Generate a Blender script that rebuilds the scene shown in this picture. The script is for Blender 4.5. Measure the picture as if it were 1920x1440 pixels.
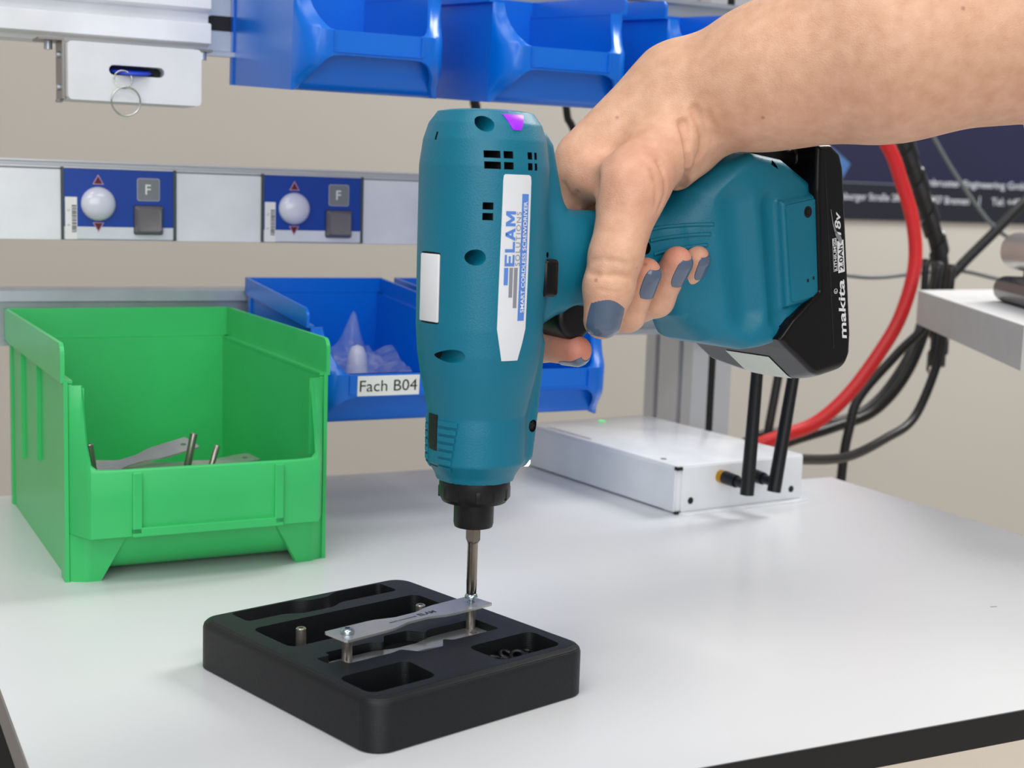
import bpy, bmesh, math, random
import numpy as np
from mathutils import Vector, Matrix, Euler
random.seed(7); np.random.seed(7)
S = bpy.context.scene
COL = S.collection
for o in list(bpy.data.objects): bpy.data.objects.remove(o)

# ------------------------------------------------------------------ camera
def make_camera():
    f = 2648.9; yaw, pitch, roll = [math.radians(a) for a in (26.507, 7.854, 1.917)]
    F = Vector((math.sin(yaw)*math.cos(pitch), math.cos(yaw)*math.cos(pitch), -math.sin(pitch)))
    R = Vector((math.cos(yaw), -math.sin(yaw), 0)); U = R.cross(F)
    R2 = R*math.cos(roll)+U*math.sin(roll); U2 = U*math.cos(roll)-R*math.sin(roll)
    cd = bpy.data.cameras.new('camera'); co = bpy.data.objects.new('camera', cd); COL.objects.link(co)
    m = Matrix((R2, U2, -F)).transposed().to_4x4(); m.translation = Vector((-0.2626, -0.5606, 0.2164)); co.matrix_world = m
    cd.sensor_width = 36.0; cd.lens = f/1920*36.0; cd.clip_start = 0.02; cd.clip_end = 50
    cd.dof.use_dof = True; cd.dof.focus_distance = 0.66; cd.dof.aperture_fstop = 15.0
    S.camera = co
make_camera()

# ------------------------------------------------------------------ world, lights, exposure
W = bpy.data.worlds.new('room_light'); S.world = W; W.use_nodes = True
W.node_tree.nodes['Background'].inputs[0].default_value = (0.93, 0.96, 1.0, 1)
W.node_tree.nodes['Background'].inputs[1].default_value = 0.36
def area(name, loc, size, power, target, col=(1, .985, .96)):
    d = bpy.data.lights.new(name, 'AREA'); d.shape = 'RECTANGLE'; d.size, d.size_y = size; d.energy = power; d.color = col
    o = bpy.data.objects.new(name, d); COL.objects.link(o); o.location = loc
    o.rotation_euler = (Vector(target)-Vector(loc)).to_track_quat('-Z', 'Y').to_euler(); return o
area('ceiling_lamp', (-0.45, -0.35, 1.75), (1.3, 0.6), 14, (-0.45, -0.35, 0))
area('ceiling_lamp', (1.9, 0.62, 1.75), (1.3, 0.6), 62, (1.9, 0.8, 0))
area('ceiling_lamp', (-1.7, -1.2, 1.75), (1.3, 0.6), 14, (-1.3, -0.8, 0))
area('front_fill', (-0.9, -2.3, 0.75), (2.2, 1.3), 33, (0, 0.2, 0.1), (.97, .985, 1))  # added fill behind the camera, brightens the surfaces facing it
area('ceiling_lamp', (0.5, -1.5, 1.75), (1.3, 0.6), 13, (0.4, -1.2, 0))
S.view_settings.view_transform = 'Standard'; S.view_settings.look = 'None'
S.view_settings.exposure = -0.16; S.view_settings.gamma = 1.0; S.view_settings.use_curve_mapping = False

# ------------------------------------------------------------------ materials
def srgb(r, g, b):
    def c(x):
        x /= 255.0
        return x/12.92 if x <= .04045 else ((x+.055)/1.055)**2.4
    return (c(r), c(g), c(b), 1)
MATS = {}
def mat(name, rgb, rough=.5, metal=0.0, var=.04, scale=40.0, bump=0.0, bscale=300.0, spec=.5, coat=0.0, sss=0.0, emit=None, trans=0.0, alpha=1.0, stretch=None):
    m = bpy.data.materials.new(name); m.use_nodes = True; nt = m.node_tree; b = nt.nodes['Principled BSDF']
    c = srgb(*rgb)
    b.inputs['Roughness'].default_value = rough; b.inputs['Metallic'].default_value = metal
    b.inputs['Specular IOR Level'].default_value = spec; b.inputs['Coat Weight'].default_value = coat
    b.inputs['Transmission Weight'].default_value = trans; b.inputs['Alpha'].default_value = alpha
    tc = nt.nodes.new('ShaderNodeTexCoord'); mp = nt.nodes.new('ShaderNodeMapping'); nt.links.new(tc.outputs['Object'], mp.inputs[0])
    if stretch: mp.inputs['Scale'].default_value = stretch
    n = nt.nodes.new('ShaderNodeTexNoise'); n.inputs['Scale'].default_value = scale; n.inputs['Detail'].default_value = 4
    nt.links.new(mp.outputs[0], n.inputs['Vector'])
    r = nt.nodes.new('ShaderNodeValToRGB'); r.color_ramp.elements[0].position = .3; r.color_ramp.elements[1].position = .7
    r.color_ramp.elements[0].color = tuple(min(1, x*(1-var)) for x in c[:3])+(1,)
    r.color_ramp.elements[1].color = tuple(min(1, x*(1+var)) for x in c[:3])+(1,)
    nt.links.new(n.outputs['Fac'], r.inputs[0]); nt.links.new(r.outputs[0], b.inputs['Base Color'])
    if bump:
        n2 = nt.nodes.new('ShaderNodeTexNoise'); n2.inputs['Scale'].default_value = bscale; n2.inputs['Detail'].default_value = 3
        nt.links.new(mp.outputs[0], n2.inputs['Vector'])
        bp = nt.nodes.new('ShaderNodeBump'); bp.inputs['Strength'].default_value = bump; bp.inputs['Distance'].default_value = .0006
        nt.links.new(n2.outputs['Fac'], bp.inputs['Height']); nt.links.new(bp.outputs[0], b.inputs['Normal'])
    if sss:
        b.inputs['Subsurface Weight'].default_value = sss; b.inputs['Subsurface Radius'].default_value = (.9, .35, .2); b.inputs['Subsurface Scale'].default_value = .004
    if emit:
        b.inputs['Emission Color'].default_value = srgb(*rgb); b.inputs['Emission Strength'].default_value = emit
    MATS[name] = m; return m

# ------------------------------------------------------------------ mesh helpers
def link(o, parent=None):
    COL.objects.link(o)
    if parent is not None: o.parent = parent
    return o
def tag(o, label=None, cat=None, group=None, kind=None):
    for k, v in (('label', label), ('category', cat), ('group', group), ('kind', kind)):
        if v: o[k] = v
    return o
def thing(name, label, cat, loc=(0, 0, 0), rot=(0, 0, 0), group=None):
    o = bpy.data.objects.new(name, None); o.empty_display_size = .02; link(o); o.location = loc; o.rotation_euler = rot
    return tag(o, label, cat, group)
def mesh(name, verts, faces, m, parent=None, smooth=False, angle=None):
    me = bpy.data.meshes.new(name); me.from_pydata([tuple(v) for v in verts], [], [tuple(int(i) for i in f) for f in faces]); me.update()
    return finish(name, me, m, parent, smooth, angle)
def finish(name, me, m, parent=None, smooth=False, angle=None):
    if m is not None: me.materials.append(MATS[m] if isinstance(m, str) else m)
    if smooth or angle is not None:
        me.polygons.foreach_set('use_smooth', [True]*len(me.polygons))
        if angle is not None: me.set_sharp_from_angle(angle=math.radians(angle))
    o = bpy.data.objects.new(name, me); return link(o, parent)
class B:
    def __init__(s): s.bm = bmesh.new()
    def _x(s, vs, M):
        if M is not None: bmesh.ops.transform(s.bm, matrix=M, verts=vs)
        return vs
    def box(s, c, size, rot=None, bev=0.0, seg=2):
        r = bmesh.ops.create_cube(s.bm, size=1.0); vs = r['verts']
        bmesh.ops.scale(s.bm, vec=size, verts=vs)
        if bev:
            es = list({e for v in vs for e in v.link_edges})
            q = bmesh.ops.bevel(s.bm, geom=es, offset=bev, segments=seg, profile=.5, affect='EDGES'); vs = list({v for f in q['faces'] for v in f.verts} | {v for v in vs if v.is_valid})
        M = Matrix.Translation(c)
        if rot is not None: M = M @ Euler(rot).to_matrix().to_4x4()
        s._x(vs, M); return s
    def b2(s, lo, hi, bev=0.0, seg=2):
        return s.box([(a+b)/2 for a, b in zip(lo, hi)], [b-a for a, b in zip(lo, hi)], None, bev, seg)
    def cyl(s, a, b, r1, r2=None, n=24, caps=True):
        a, b = Vector(a), Vector(b); r2 = r1 if r2 is None else r2; d = b-a
        M = Matrix.Translation((a+b)/2) @ d.to_track_quat('Z', 'Y').to_matrix().to_4x4()
        bmesh.ops.create_cone(s.bm, cap_ends=caps, segments=n, radius1=r1, radius2=r2, depth=d.length, matrix=M); return s
    def lathe(s, prof, n=32, M=None, a0=0, a1=2*math.pi, rx=1.0, ry=1.0):
        full = abs(a1-a0-2*math.pi) < 1e-6; k = n if full else n+1; rings = []
        vs = []
        for r, z in prof:
            ring = []
            if r < 1e-7: v = s.bm.verts.new((0, 0, z)); ring = [v]*k; vs.append(v)
            else:
                for i in range(k):
                    t = a0+(a1-a0)*i/n; v = s.bm.verts.new((r*rx*math.cos(t), r*ry*math.sin(t), z)); ring.append(v); vs.append(v)
            rings.append(ring)
        for A, Bq in zip(rings, rings[1:]):
            for i in range(n):
                q = [A[i], A[(i+1) % k], Bq[(i+1) % k], Bq[i]]; u = []
                for v in q:
                    if v not in u: u.append(v)
                if len(u) > 2:
                    try: s.bm.faces.new(u)
                    except ValueError: pass
        s._x(vs, M); return s
    def prism(s, poly, z0, z1, M=None):
        a = [s.bm.verts.new((p[0], p[1], z0)) for p in poly]; b = [s.bm.verts.new((p[0], p[1], z1)) for p in poly]; n = len(poly)
        s.bm.faces.new(a[::-1]); s.bm.faces.new(b)
        for i in range(n): s.bm.faces.new((a[i], a[(i+1) % n], b[(i+1) % n], b[i]))
        s._x(a+b, M); return s
    def tube(s, pts, r, n=10, smooth=6):
        P = catmull(pts, smooth); rs = r if callable(r) else (lambda t: r)
        t0 = (P[1]-P[0]).normalized(); nrm = t0.orthogonal().normalized(); rings = []
        for i, p in enumerate(P):
            t = (P[min(i+1, len(P)-1)]-P[max(i-1, 0)]).normalized()
            nrm = (nrm-t*nrm.dot(t)).normalized(); bn = t.cross(nrm); rr = rs(i/(len(P)-1))
            rings.append([s.bm.verts.new(p+nrm*rr*math.cos(2*math.pi*k/n)+bn*rr*math.sin(2*math.pi*k/n)) for k in range(n)])
        for A, Bq in zip(rings, rings[1:]):
            for k in range(n): s.bm.faces.new((A[k], A[(k+1) % n], Bq[(k+1) % n], Bq[k]))
        s.bm.faces.new(rings[0][::-1]); s.bm.faces.new(rings[-1]); return s
    def torus(s, R, r, M=None, n=28, k=10):
        vs = []; g = [[None]*k for _ in range(n)]
        for i in range(n):
            for j in range(k):
                a, b = 2*math.pi*i/n, 2*math.pi*j/k; q = R+r*math.cos(b)
                g[i][j] = s.bm.verts.new((q*math.cos(a), q*math.sin(a), r*math.sin(b))); vs.append(g[i][j])
        for i in range(n):
            for j in range(k): s.bm.faces.new((g[i][j], g[(i+1) % n][j], g[(i+1) % n][(j+1) % k], g[i][(j+1) % k]))
        s._x(vs, M); return s
    def out(s, name, m, parent=None, smooth=False, angle=None):
        bmesh.ops.recalc_face_normals(s.bm, faces=s.bm.faces); me = bpy.data.meshes.new(name); s.bm.to_mesh(me); s.bm.free()
        return finish(name, me, m, parent, smooth, angle)
def catmull(pts, k):
    P = [Vector(p) for p in pts]
    if len(P) < 3 or k < 2: return P
    Q = [P[0]*2-P[1]]+P+[P[-1]*2-P[-2]]; o = []
    for i in range(1, len(Q)-2):
        a, b, c, d = Q[i-1:i+3]
        for j in range(k):
            t = j/k; o.append(.5*((2*b)+(c-a)*t+(2*a-5*b+4*c-d)*t*t+(3*b-a-3*c+d)*t**3))
    o.append(P[-1]); return o
def rrect(w, h, r, n=5, cx=0, cy=0):
    o = []
    for sx, sy, a0 in ((1, 1, 0), (-1, 1, 90), (-1, -1, 180), (1, -1, 270)):
        for i in range(n+1):
            a = math.radians(a0+90*i/n); o.append((cx+sx*(w/2-r)+r*math.cos(a), cy+sy*(h/2-r)+r*math.sin(a)))
    return o
def rpoly(poly, r, n=5):
    """round every corner of a polygon by about r"""
    o = []; N = len(poly)
    for i in range(N):
        p, a, b = Vector(poly[i]), Vector(poly[i-1]), Vector(poly[(i+1) % N])
        ra = min(r, (a-p).length*.49, (b-p).length*.49); q0 = p+(a-p).normalized()*ra; q1 = p+(b-p).normalized()*ra
        for k in range(n+1):
            t = k/n; o.append(tuple(q0*(1-t)**2+p*2*t*(1-t)+q1*t*t))
    return o
def text_geo(s, width=None, height=None, bold=0.0, shear=0.0, space=1.0):
    """flat text as (verts2d, faces), scaled into width/height, origin lower left"""
    c = bpy.data.curves.new('lettering', 'FONT'); c.body = s; c.size = 1; c.offset = bold; c.shear = shear; c.space_character = space; c.resolution_u = 4
    o = bpy.data.objects.new('lettering', c); COL.objects.link(o)
    dg = bpy.context.evaluated_depsgraph_get(); me = bpy.data.meshes.new_from_object(o.evaluated_get(dg))
    bm = bmesh.new(); bm.from_mesh(me); bmesh.ops.remove_doubles(bm, verts=bm.verts, dist=1e-5); bmesh.ops.triangulate(bm, faces=bm.faces)
    bm.verts.ensure_lookup_table(); v = np.array([x.co[:2] for x in bm.verts]); f = [[x.index for x in q.verts] for q in bm.faces]; bm.free()
    bpy.data.objects.remove(o); bpy.data.curves.remove(c); bpy.data.meshes.remove(me)
    v -= v.min(0); e = v.max(0)
    v *= np.array([(width/e[0]) if width else (height/e[1]), (height/e[1]) if height else (width/e[0])])
    return v, f
def flat_text(name, s, m, parent, M, width=None, height=None, bold=0.0, shear=0.0, space=1.0):
    v, f = text_geo(s, width, height, bold, shear, space)
    return mesh(name, [M @ Vector((a, b, 0)) for a, b in v], f, m, parent)
def frame(o, x, y):
    """matrix whose local x,y run along x,y from point o"""
    x, y = Vector(x).normalized(), Vector(y).normalized(); z = x.cross(y); m = Matrix((x, y, z)).transposed().to_4x4(); m.translation = Vector(o); return m
# ------------------------------------------------------------------ signed-distance surfaces (moulded and organic shapes)
F4 = np.float32
def cone(p, a, b, ra, rb, sc=None):
    a = np.array(a, F4); b = np.array(b, F4)
    if sc is not None: s = np.array(sc, F4); p = p*s; a = a*s; b = b*s
    d = b-a; q = p-a; h = np.clip((q@d)/max(float(d@d), 1e-9), 0, 1)
    q = q-h[:, None]*d; return np.sqrt(np.einsum('ij,ij->i', q, q))-(ra+(rb-ra)*h)
def smin(a, b, k):
    h = np.maximum(k-np.abs(a-b), 0)/k; return np.minimum(a, b)-h*h*k*F4(.25)
def smax(a, b, k): return -smin(-a, -b, k)
def poly2(x, y, pts):
    """exact distance to a polygon"""
    pts = np.array(pts, F4); d = np.full(x.shape, 1e9, F4); ins = np.zeros(x.shape, bool); n = len(pts)
    for i in range(n):
        (ax, ay), (bx, by) = pts[i], pts[i-1]; ex, ey = bx-ax, by-ay; wx, wy = x-ax, y-ay
        h = np.clip((wx*ex+wy*ey)/(ex*ex+ey*ey), 0, 1); d = np.minimum(d, (wx-ex*h)**2+(wy-ey*h)**2)
        c = ((ay <= y) & (by > y)) | ((ay > y) & (by <= y))
        if abs(ey) > 1e-6: ins ^= c & (x < ax+(y-ay)*ex/ey)
    d = np.sqrt(d); return np.where(ins, -d, d)
def extr(d2, z, hz, r):
    """extrude a 2-d distance, half thickness hz, edge round r"""
    a = d2+r; b = np.abs(z)-(hz-r)
    return np.minimum(np.maximum(a, b), 0)+np.sqrt(np.maximum(a, 0)**2+np.maximum(b, 0)**2)-r
def boxd(q, h, r):
    d = np.abs(q)-(np.array(h, F4)-r); return np.sqrt((np.maximum(d, 0)**2).sum(1))+np.minimum(d.max(1), 0)-r
def surface_net(fn, lo, hi, h, lip=1.0):
    """mesh of fn(points)=0 inside lo..hi with cell size h (sparse blocks, then newton steps onto the surface)"""
    lo = np.array(lo, F4); N = 8; nb = np.ceil((np.array(hi)-lo)/(h*N)).astype(int)
    bi = np.stack(np.meshgrid(*[np.arange(k) for k in nb], indexing='ij'), -1).reshape(-1, 3)
    c = lo+(bi+.5).astype(F4)*(N*h); d = fn(c); bi = bi[np.abs(d) < (N*h*.87*lip+h)]
    loc = np.stack(np.meshgrid(*[np.arange(N+1)]*3, indexing='ij'), -1).reshape(-1, 3)
    D = np.empty((len(bi), (N+1)**3), F4)
    for i in range(0, len(bi), 400):
        g = bi[i:i+400, None, :]*N+loc[None]; D[i:i+400] = fn((lo+g.reshape(-1, 3).astype(F4)*h)).reshape(-1, (N+1)**3)
    D = D.reshape(-1, N+1, N+1, N+1); sg = D < 0
    cells = sg[:, :-1, :-1, :-1].astype(np.int8)
    cnt = sum(sg[:, i:N+i, j:N+j, k:N+k].astype(np.int8) for i in (0, 1) for j in (0, 1) for k in (0, 1))
    act = (cnt > 0) & (cnt < 8); b, x, y, z = np.nonzero(act)
    pos = np.zeros((len(b), 3), F4); num = np.zeros(len(b), F4)
    for ax in range(3):
        for i in (0, 1):
            for j in (0, 1):
                o0 = [0, 0, 0]; others = [q for q in range(3) if q != ax]; o0[others[0]] = i; o0[others[1]] = j; o1 = list(o0); o1[ax] = 1
                a0 = D[b, x+o0[0], y+o0[1], z+o0[2]]; a1 = D[b, x+o1[0], y+o1[1], z+o1[2]]; m = (a0 < 0) != (a1 < 0)
                t = np.where(m, a0/np.where(m, a0-a1, 1), 0); pt = np.tile(np.array(o0, F4), (len(b), 1)); pt[:, ax] = t
                pos[m] += pt[m]; num[m] += 1
    G = bi[b]*N+np.stack([x, y, z], 1); V = lo+(G+pos/num[:, None])*h
    big = np.array(nb)*N+2; key = lambda g: (g[:, 0]*big[1]+g[:, 1])*big[2]+g[:, 2]
    k0 = key(G.astype(np.int64)); order = np.argsort(k0); ks = k0[order]
    quads = []
    for ax in range(3):
        o1 = [0, 0, 0]; o1[ax] = 1; s0 = sg[:, :N, :N, :N]; s1 = sg[:, o1[0]:N+o1[0], o1[1]:N+o1[1], o1[2]:N+o1[2]]
        bb, xx, yy, zz = np.nonzero(s0 != s1); g = bi[bb]*N+np.stack([xx, yy, zz], 1); flip = s0[bb, xx, yy, zz]
        a1, a2 = [(1, 2), (2, 0), (0, 1)][ax]; idx = []
        ok = np.ones(len(g), bool)
        for d1, d2 in ((0, 0), (-1, 0), (-1, -1), (0, -1)):
            q = g.copy(); q[:, a1] += d1; q[:, a2] += d2; kk = key(q.astype(np.int64)); p = np.clip(np.searchsorted(ks, kk), 0, len(ks)-1); ok &= ks[p] == kk; idx.append(order[p])
        Q = np.stack(idx, 1); Q[~flip] = Q[~flip][:, ::-1]; quads.append(Q[ok])
    Q = np.concatenate(quads)
    for _ in range(2):
        d = fn(V); e = F4(.15); g = np.stack([fn(V+np.eye(3, dtype=F4)[i]*e)-fn(V-np.eye(3, dtype=F4)[i]*e) for i in range(3)], 1)/(2*e)
        n2 = np.maximum((g*g).sum(1), .2); V = V-np.clip(d/n2, -h, h)[:, None]*g
    return V, Q
def root(fn, P, d, near=0.0, far=60.0, n=60):
    """march from points P along d (array or vector) until fn crosses zero"""
    P = np.asarray(P, F4); d = np.asarray(d, F4); d = np.broadcast_to(d/np.linalg.norm(d, axis=-1, keepdims=True), P.shape)
    t = np.full(len(P), near, F4)
    for _ in range(n): t = np.minimum(t+fn(P+d*t[:, None])*F4(.8), far)
    return P+d*t[:, None]
def mm(V): return np.stack([V[:, 0], -V[:, 1], V[:, 2]], 1)/1000.0      # tool millimetres (u, v towards viewer, w up) to local metres
def sdf_mesh(name, fn, lo, hi, h, m, parent, lip=1.0):
    V, Q = surface_net(fn, lo, hi, h, lip); V = mm(V); me = bpy.data.meshes.new(name)
    me.vertices.add(len(V)); me.vertices.foreach_set('co', V.astype(F4).ravel())
    Q = Q[:, ::-1]
    me.loops.add(len(Q)*4); me.loops.foreach_set('vertex_index', Q.astype(np.int32).ravel())
    me.polygons.add(len(Q)); me.polygons.foreach_set('loop_start', np.arange(0, len(Q)*4, 4, dtype=np.int32))
    me.update(calc_edges=True); me.validate(); return finish(name, me, m, parent, smooth=True)
# ------------------------------------------------------------------ setting
mat('worktop_white', (211, 212, 214), .3, var=.008, scale=8, spec=.4)
mat('edge_black', (22, 22, 25), .35); mat('edge_grey', (118, 114, 112), .4); mat('frame_black', (22, 20, 20), .5)  # edge_grey: glancing sheen on the black side banding, put into its colour
mat('wall_paint', (187, 182, 174), .8, var=.01, scale=3); mat('floor_vinyl', (190, 180, 168), .5, var=.03, scale=6)
mat('alu', (204, 206, 210), .38, .3, var=.02, scale=20, stretch=(.05, 1, 1), spec=.5); mat('alu_dark', (120, 120, 122), .45, .5); mat('alu_white', (226, 228, 232), .4, .0)
mat('steel_zinc', (186, 192, 198), .32, .6, var=.08, scale=30); mat('slot_black', (14, 14, 15), .6)
def room():
    w = B().b2((-3.5, 1.25, -.75), (4.5, 1.33, 2.1)).out('wall_back', 'wall_paint'); tag(w, 'plain beige wall behind the bench', kind='structure')
    f = B().b2((-3.5, -3, -.8), (4.5, 1.33, -.75)).out('floor', 'floor_vinyl'); tag(f, 'beige floor under the bench', kind='structure')
room()
def bench():
    t = thing('workbench', 'white laminate workbench top with black front edge, carrying tray, green bin and router', 'workbench', (.128, .145, -.75))
    o = Vector((.128, .145, -.75)); P = [(-.1965, -.134), (.4525, -.134), (.4525, .305), (.408, .305), (.408, .425), (-.1965, .425)]
    off = lambda p: (p[0]-o.x, p[1]-o.y)
    B().prism([off(p) for p in P], .7362, .75).out('worktop', 'worktop_white', t)
    T = Matrix.Translation(-o)
    B().b2(Vector((-.1965, -.1347, -.0137))-o, Vector((.4525, -.1338, -.0003))-o).out('front_edge', 'edge_black', t)
    B().b2(Vector((-.1972, -.1347, -.0137))-o, Vector((-.1963, .425, -.0003))-o).out('side_edge', 'edge_grey', t)
    B().b2(Vector((.4523, -.1347, -.0137))-o, Vector((.4532, .305, -.0003))-o).out('side_edge', 'edge_grey', t)
    B().box(Vector((.3085, -.0115, .00005))-o, (.0042, .0008, .0001), (0, 0, -.15)).out('scuff_mark', 'edge_grey', t)
    for x0 in (-.186, .40): B().b2(Vector((x0, -.08, -.052))-o, Vector((x0+.04, .40, -.0138))-o, .002).out('frame_rail', 'frame_black', t)
    for y0 in (-.04, .36): B().b2(Vector((-.146, y0, -.052))-o, Vector((.40, y0+.03, -.0138))-o, .002).out('frame_rail', 'frame_black', t)
    for x0 in (-.18, .41):
        for y0 in (-.03, .36): B().b2(Vector((x0, y0, -.75))-o, Vector((x0+.03, y0+.03, -.052))-o, .002).out('leg', 'frame_black', t)
bench()
def upright():
    t = thing('aluminium_post', 'tall slotted aluminium profile post standing behind the router', 'post', (.429, .48, -.75))
    w, d, s = .04, .076, .0075; H = 2.0
    hw, hd = w/2, d/2
    # outline with grooves on front and both sides
    P = []
    def groove(p, dirv, nrm, wid, dep):
        (x, y), (dx, dy), (nx, ny) = p, dirv, nrm
        return [(x-dx*wid/2, y-dy*wid/2), (x-dx*wid/2-nx*.002, y-dy*wid/2-ny*.002), (x-dx*wid*.5-nx*dep, y-dy*wid*.5-ny*dep), (x+dx*wid*.5-nx*dep, y+dy*wid*.5-ny*dep), (x+dx*wid/2, y+dy*wid/2)]
    P += [(-hw, -hd)]+groove((0, -hd), (1, 0), (0, -1), s, .007)+[(hw, -hd)]+groove((hw, -hd*.5), (0, 1), (1, 0), s, .007)+groove((hw, hd*.5), (0, 1), (1, 0), s, .007)
    P += [(hw, hd)]+groove((0, hd), (-1, 0), (0, 1), s, .007)+[(-hw, hd)]+groove((-hw, hd*.5), (0, -1), (-1, 0), s, .007)+groove((-hw, -hd*.5), (0, -1), (-1, 0), s, .007)
    B().prism(P, 0, H).out('profile', 'alu', t)
    B().b2((-s/2+.0003, -hd+.0006, .02), (s/2-.0003, -hd+.004, H-.02)).out('groove_cover', 'slot_black', t)
upright()
def rail(name, label, x0, x1, prof, m, extra=None):
    """extrude an (y,z) outline along x"""
    yc = min(p[0] for p in prof); zc = min(p[1] for p in prof)
    t = thing(name, label, 'rail', ((x0+x1)/2, yc, zc)); b = B(); L = (x1-x0)/2
    M = Matrix(((0, 0, 1, 0), (1, 0, 0, 0), (0, 1, 0, 0), (0, 0, 0, 1)))
    b.prism([(y-yc, z-zc) for y, z in prof], -L, L, M); b.out('profile', m, t); return t
top_rail = rail('aluminium_rail', 'thick white aluminium cross rail with groove at the upper left', -.75, -.0175,
     [(.40, .3063), (.40, .3185), (.402, .3195), (.408, .3205), (.408, .327), (.402, .3278), (.40, .329), (.40, .372), (.44, .372), (.44, .302), (.412, .302), (.41, .3045), (.402, .3055)], 'alu_white')
bin_rail_u = rail('bin_rail', 'slotted zinc steel hanging rail behind the upper blue bins', -.0175, .52, [(.418, .300), (.418, .303), (.424, .304), (.424, .366), (.418, .367), (.418, .370), (.426, .370), (.426, .300)], 'steel_zinc')
for k in range(6):
    x = -.0175+.018+k*.09-.25125; s = B().prism(rrect(.032, .010, .005, 5), 0, .0006, Matrix(((1, 0, 0, x), (0, 0, -1, .0055), (0, 1, 0, .0225), (0, 0, 0, 1)))).out('slot', 'slot_black', bin_rail_u)
light_rail = rail('pick_light_rail', 'flat aluminium rail carrying the two blue pick-to-light modules', -.75, .41, [(.407, .1735), (.407, .2195), (.4045, .2205), (.4045, .2215), (.407, .2222), (.407, .2238), (.4045, .2243), (.4045, .2255), (.425, .2255), (.425, .1735)], 'alu')
for x0, x1 in ((-.75, -.1145), (-.0395, .0195), (.0937, .41)):
    B().b2((x0+.17, .4048-.4045, .0003), (x1+.17, .4072-.4045, .0457)).out('cover_strip', 'alu_white', light_rail)
low_rail = rail('bin_rail', 'zinc steel hanging rail behind the green bin and lower blue bins', -.75, .45, [(.428, .102), (.424, .102), (.424, .106), (.432, .107), (.432, .1305), (.424, .1315), (.424, .1385), (.428, .1405), (.44, .1405), (.44, .102)], 'steel_zinc')
# ------------------------------------------------------------------ pick-to-light modules
mat('module_blue', (0, 62, 158), .35); mat('module_white', (214, 217, 224), .35); mat('lens_white', (216, 216, 230), .2, coat=.3); mat('legend_grey', (122, 128, 132), .4)
mat('legend_edge', (160, 160, 178), .4); mat('key_grey', (112, 108, 112), .35); mat('arrow_red', (92, 22, 34), .35); mat('arrow_edge', (196, 150, 176), .4); mat('seam_dark', (66, 76, 76), .5); mat('paper_white', (232, 232, 230), .6)
def module(x0, label):
    t = thing('pick_light_module', label, 'light module', (x0, .4045, .174), (0, 0, 0), 'pick-to-light modules on the rail'); W, H = .0722, .0462
    B().b2((0, -.0006, .0085), (W, .004, H)).out('blue_panel', 'module_blue', t); B().b2((0, -.0006, .0005), (W, .004, .0085)).out('white_panel', 'module_white', t)
    for x in (-.0005, W+.0005): B().b2((x-.0009, -.0012, 0), (x+.0009, .004, H+.001)).out('seam', 'seam_dark', t)
    Mf = lambda x, z, y=-.0006: Matrix(((1, 0, 0, x), (0, 0, -1, y), (0, 1, 0, z), (0, 0, 0, 1)))
    B().lathe([(.0112, 0), (.0112, .001), (.0106, .003), (.009, .0048), (.006, .0062), (.003, .0069), (0, .0071)], 36, Mf(.0224, .0236)).out('dome_lens', 'lens_white', t, smooth=True)
    for sg, z in ((1, .0395), (-1, .0083)):
        tri = [(-.0037, -.0032*sg), (.0037, -.0032*sg), (0, .0034*sg)]
        a = B().prism(tri if sg > 0 else tri[::-1], 0, .0002, Mf(.0224, z)).out('arrow', 'arrow_edge', t); B().prism([(p[0]*.74, p[1]*.74-.0003*sg) for p in (tri if sg > 0 else tri[::-1])], 0, .0003, Mf(.0224, z)).out('arrow_face', 'arrow_red', a)
    l = B().prism(rrect(.0152, .0152, .0015, 3), 0, .0003, Mf(.0552, .0338)).out('key_legend', 'legend_edge', t); B().prism(rrect(.014, .014, .0012, 3), 0, .0004, Mf(.0552, .0338)).out('legend_face', 'legend_grey', l)
    flat_text('lettering', 'F', 'paper_white', l, Mf(.0531, .0306, -.00115), None, .0066, .01)
    B().prism(rrect(.0196, .0196, .0015, 3), 0, .0005, Mf(.0552, .0136)).out('button_seat', 'slot_black', t)
    b = B(); V = [[b.bm.verts.new(Mf(.0552, .0136) @ Vector((x, y, z))) for x, y in rrect(s, s, r, 3)] for s, z, r in ((.0188, 0, .0014), (.0188, .002, .0014), (.0150, .0052, .0018), (.0136, .0050, .002))]
    for A, C in zip(V, V[1:]):
        for i in range(len(A)): b.bm.faces.new((A[i], A[(i+1) % len(A)], C[(i+1) % len(A)], C[i]))
    b.bm.faces.new(V[-1]); b.out('push_button', 'key_grey', t, angle=35)
    st = B().b2((.0012, -.0009, .0002), (.0088, -.0004, .0278)).out('barcode_sticker', 'paper_white', t); z = .0048
    rnd = random.Random(3)
    while z < .0225: h = rnd.choice((.0003, .0005, .0008)); B().b2((.0054, -.001, z), (.0084, -.0009, z+h)).out('bar', 'print_black', st); z += h+rnd.choice((.0004, .0006))
    for zz in (.009, .0185): flat_text('lettering', '5' if zz < .01 else 'C', 'print_black', st, frame((.0042, -.00095, zz), (0, 0, 1), (-1, 0, 0)), None, .0016)
mat('print_black', (16, 16, 18), .4)
module(-.1137, 'blue pick-to-light module with dome and F key, the left of the two')
module(.0205, 'blue pick-to-light module with dome and F key, nearer the screwdriver')

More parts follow.
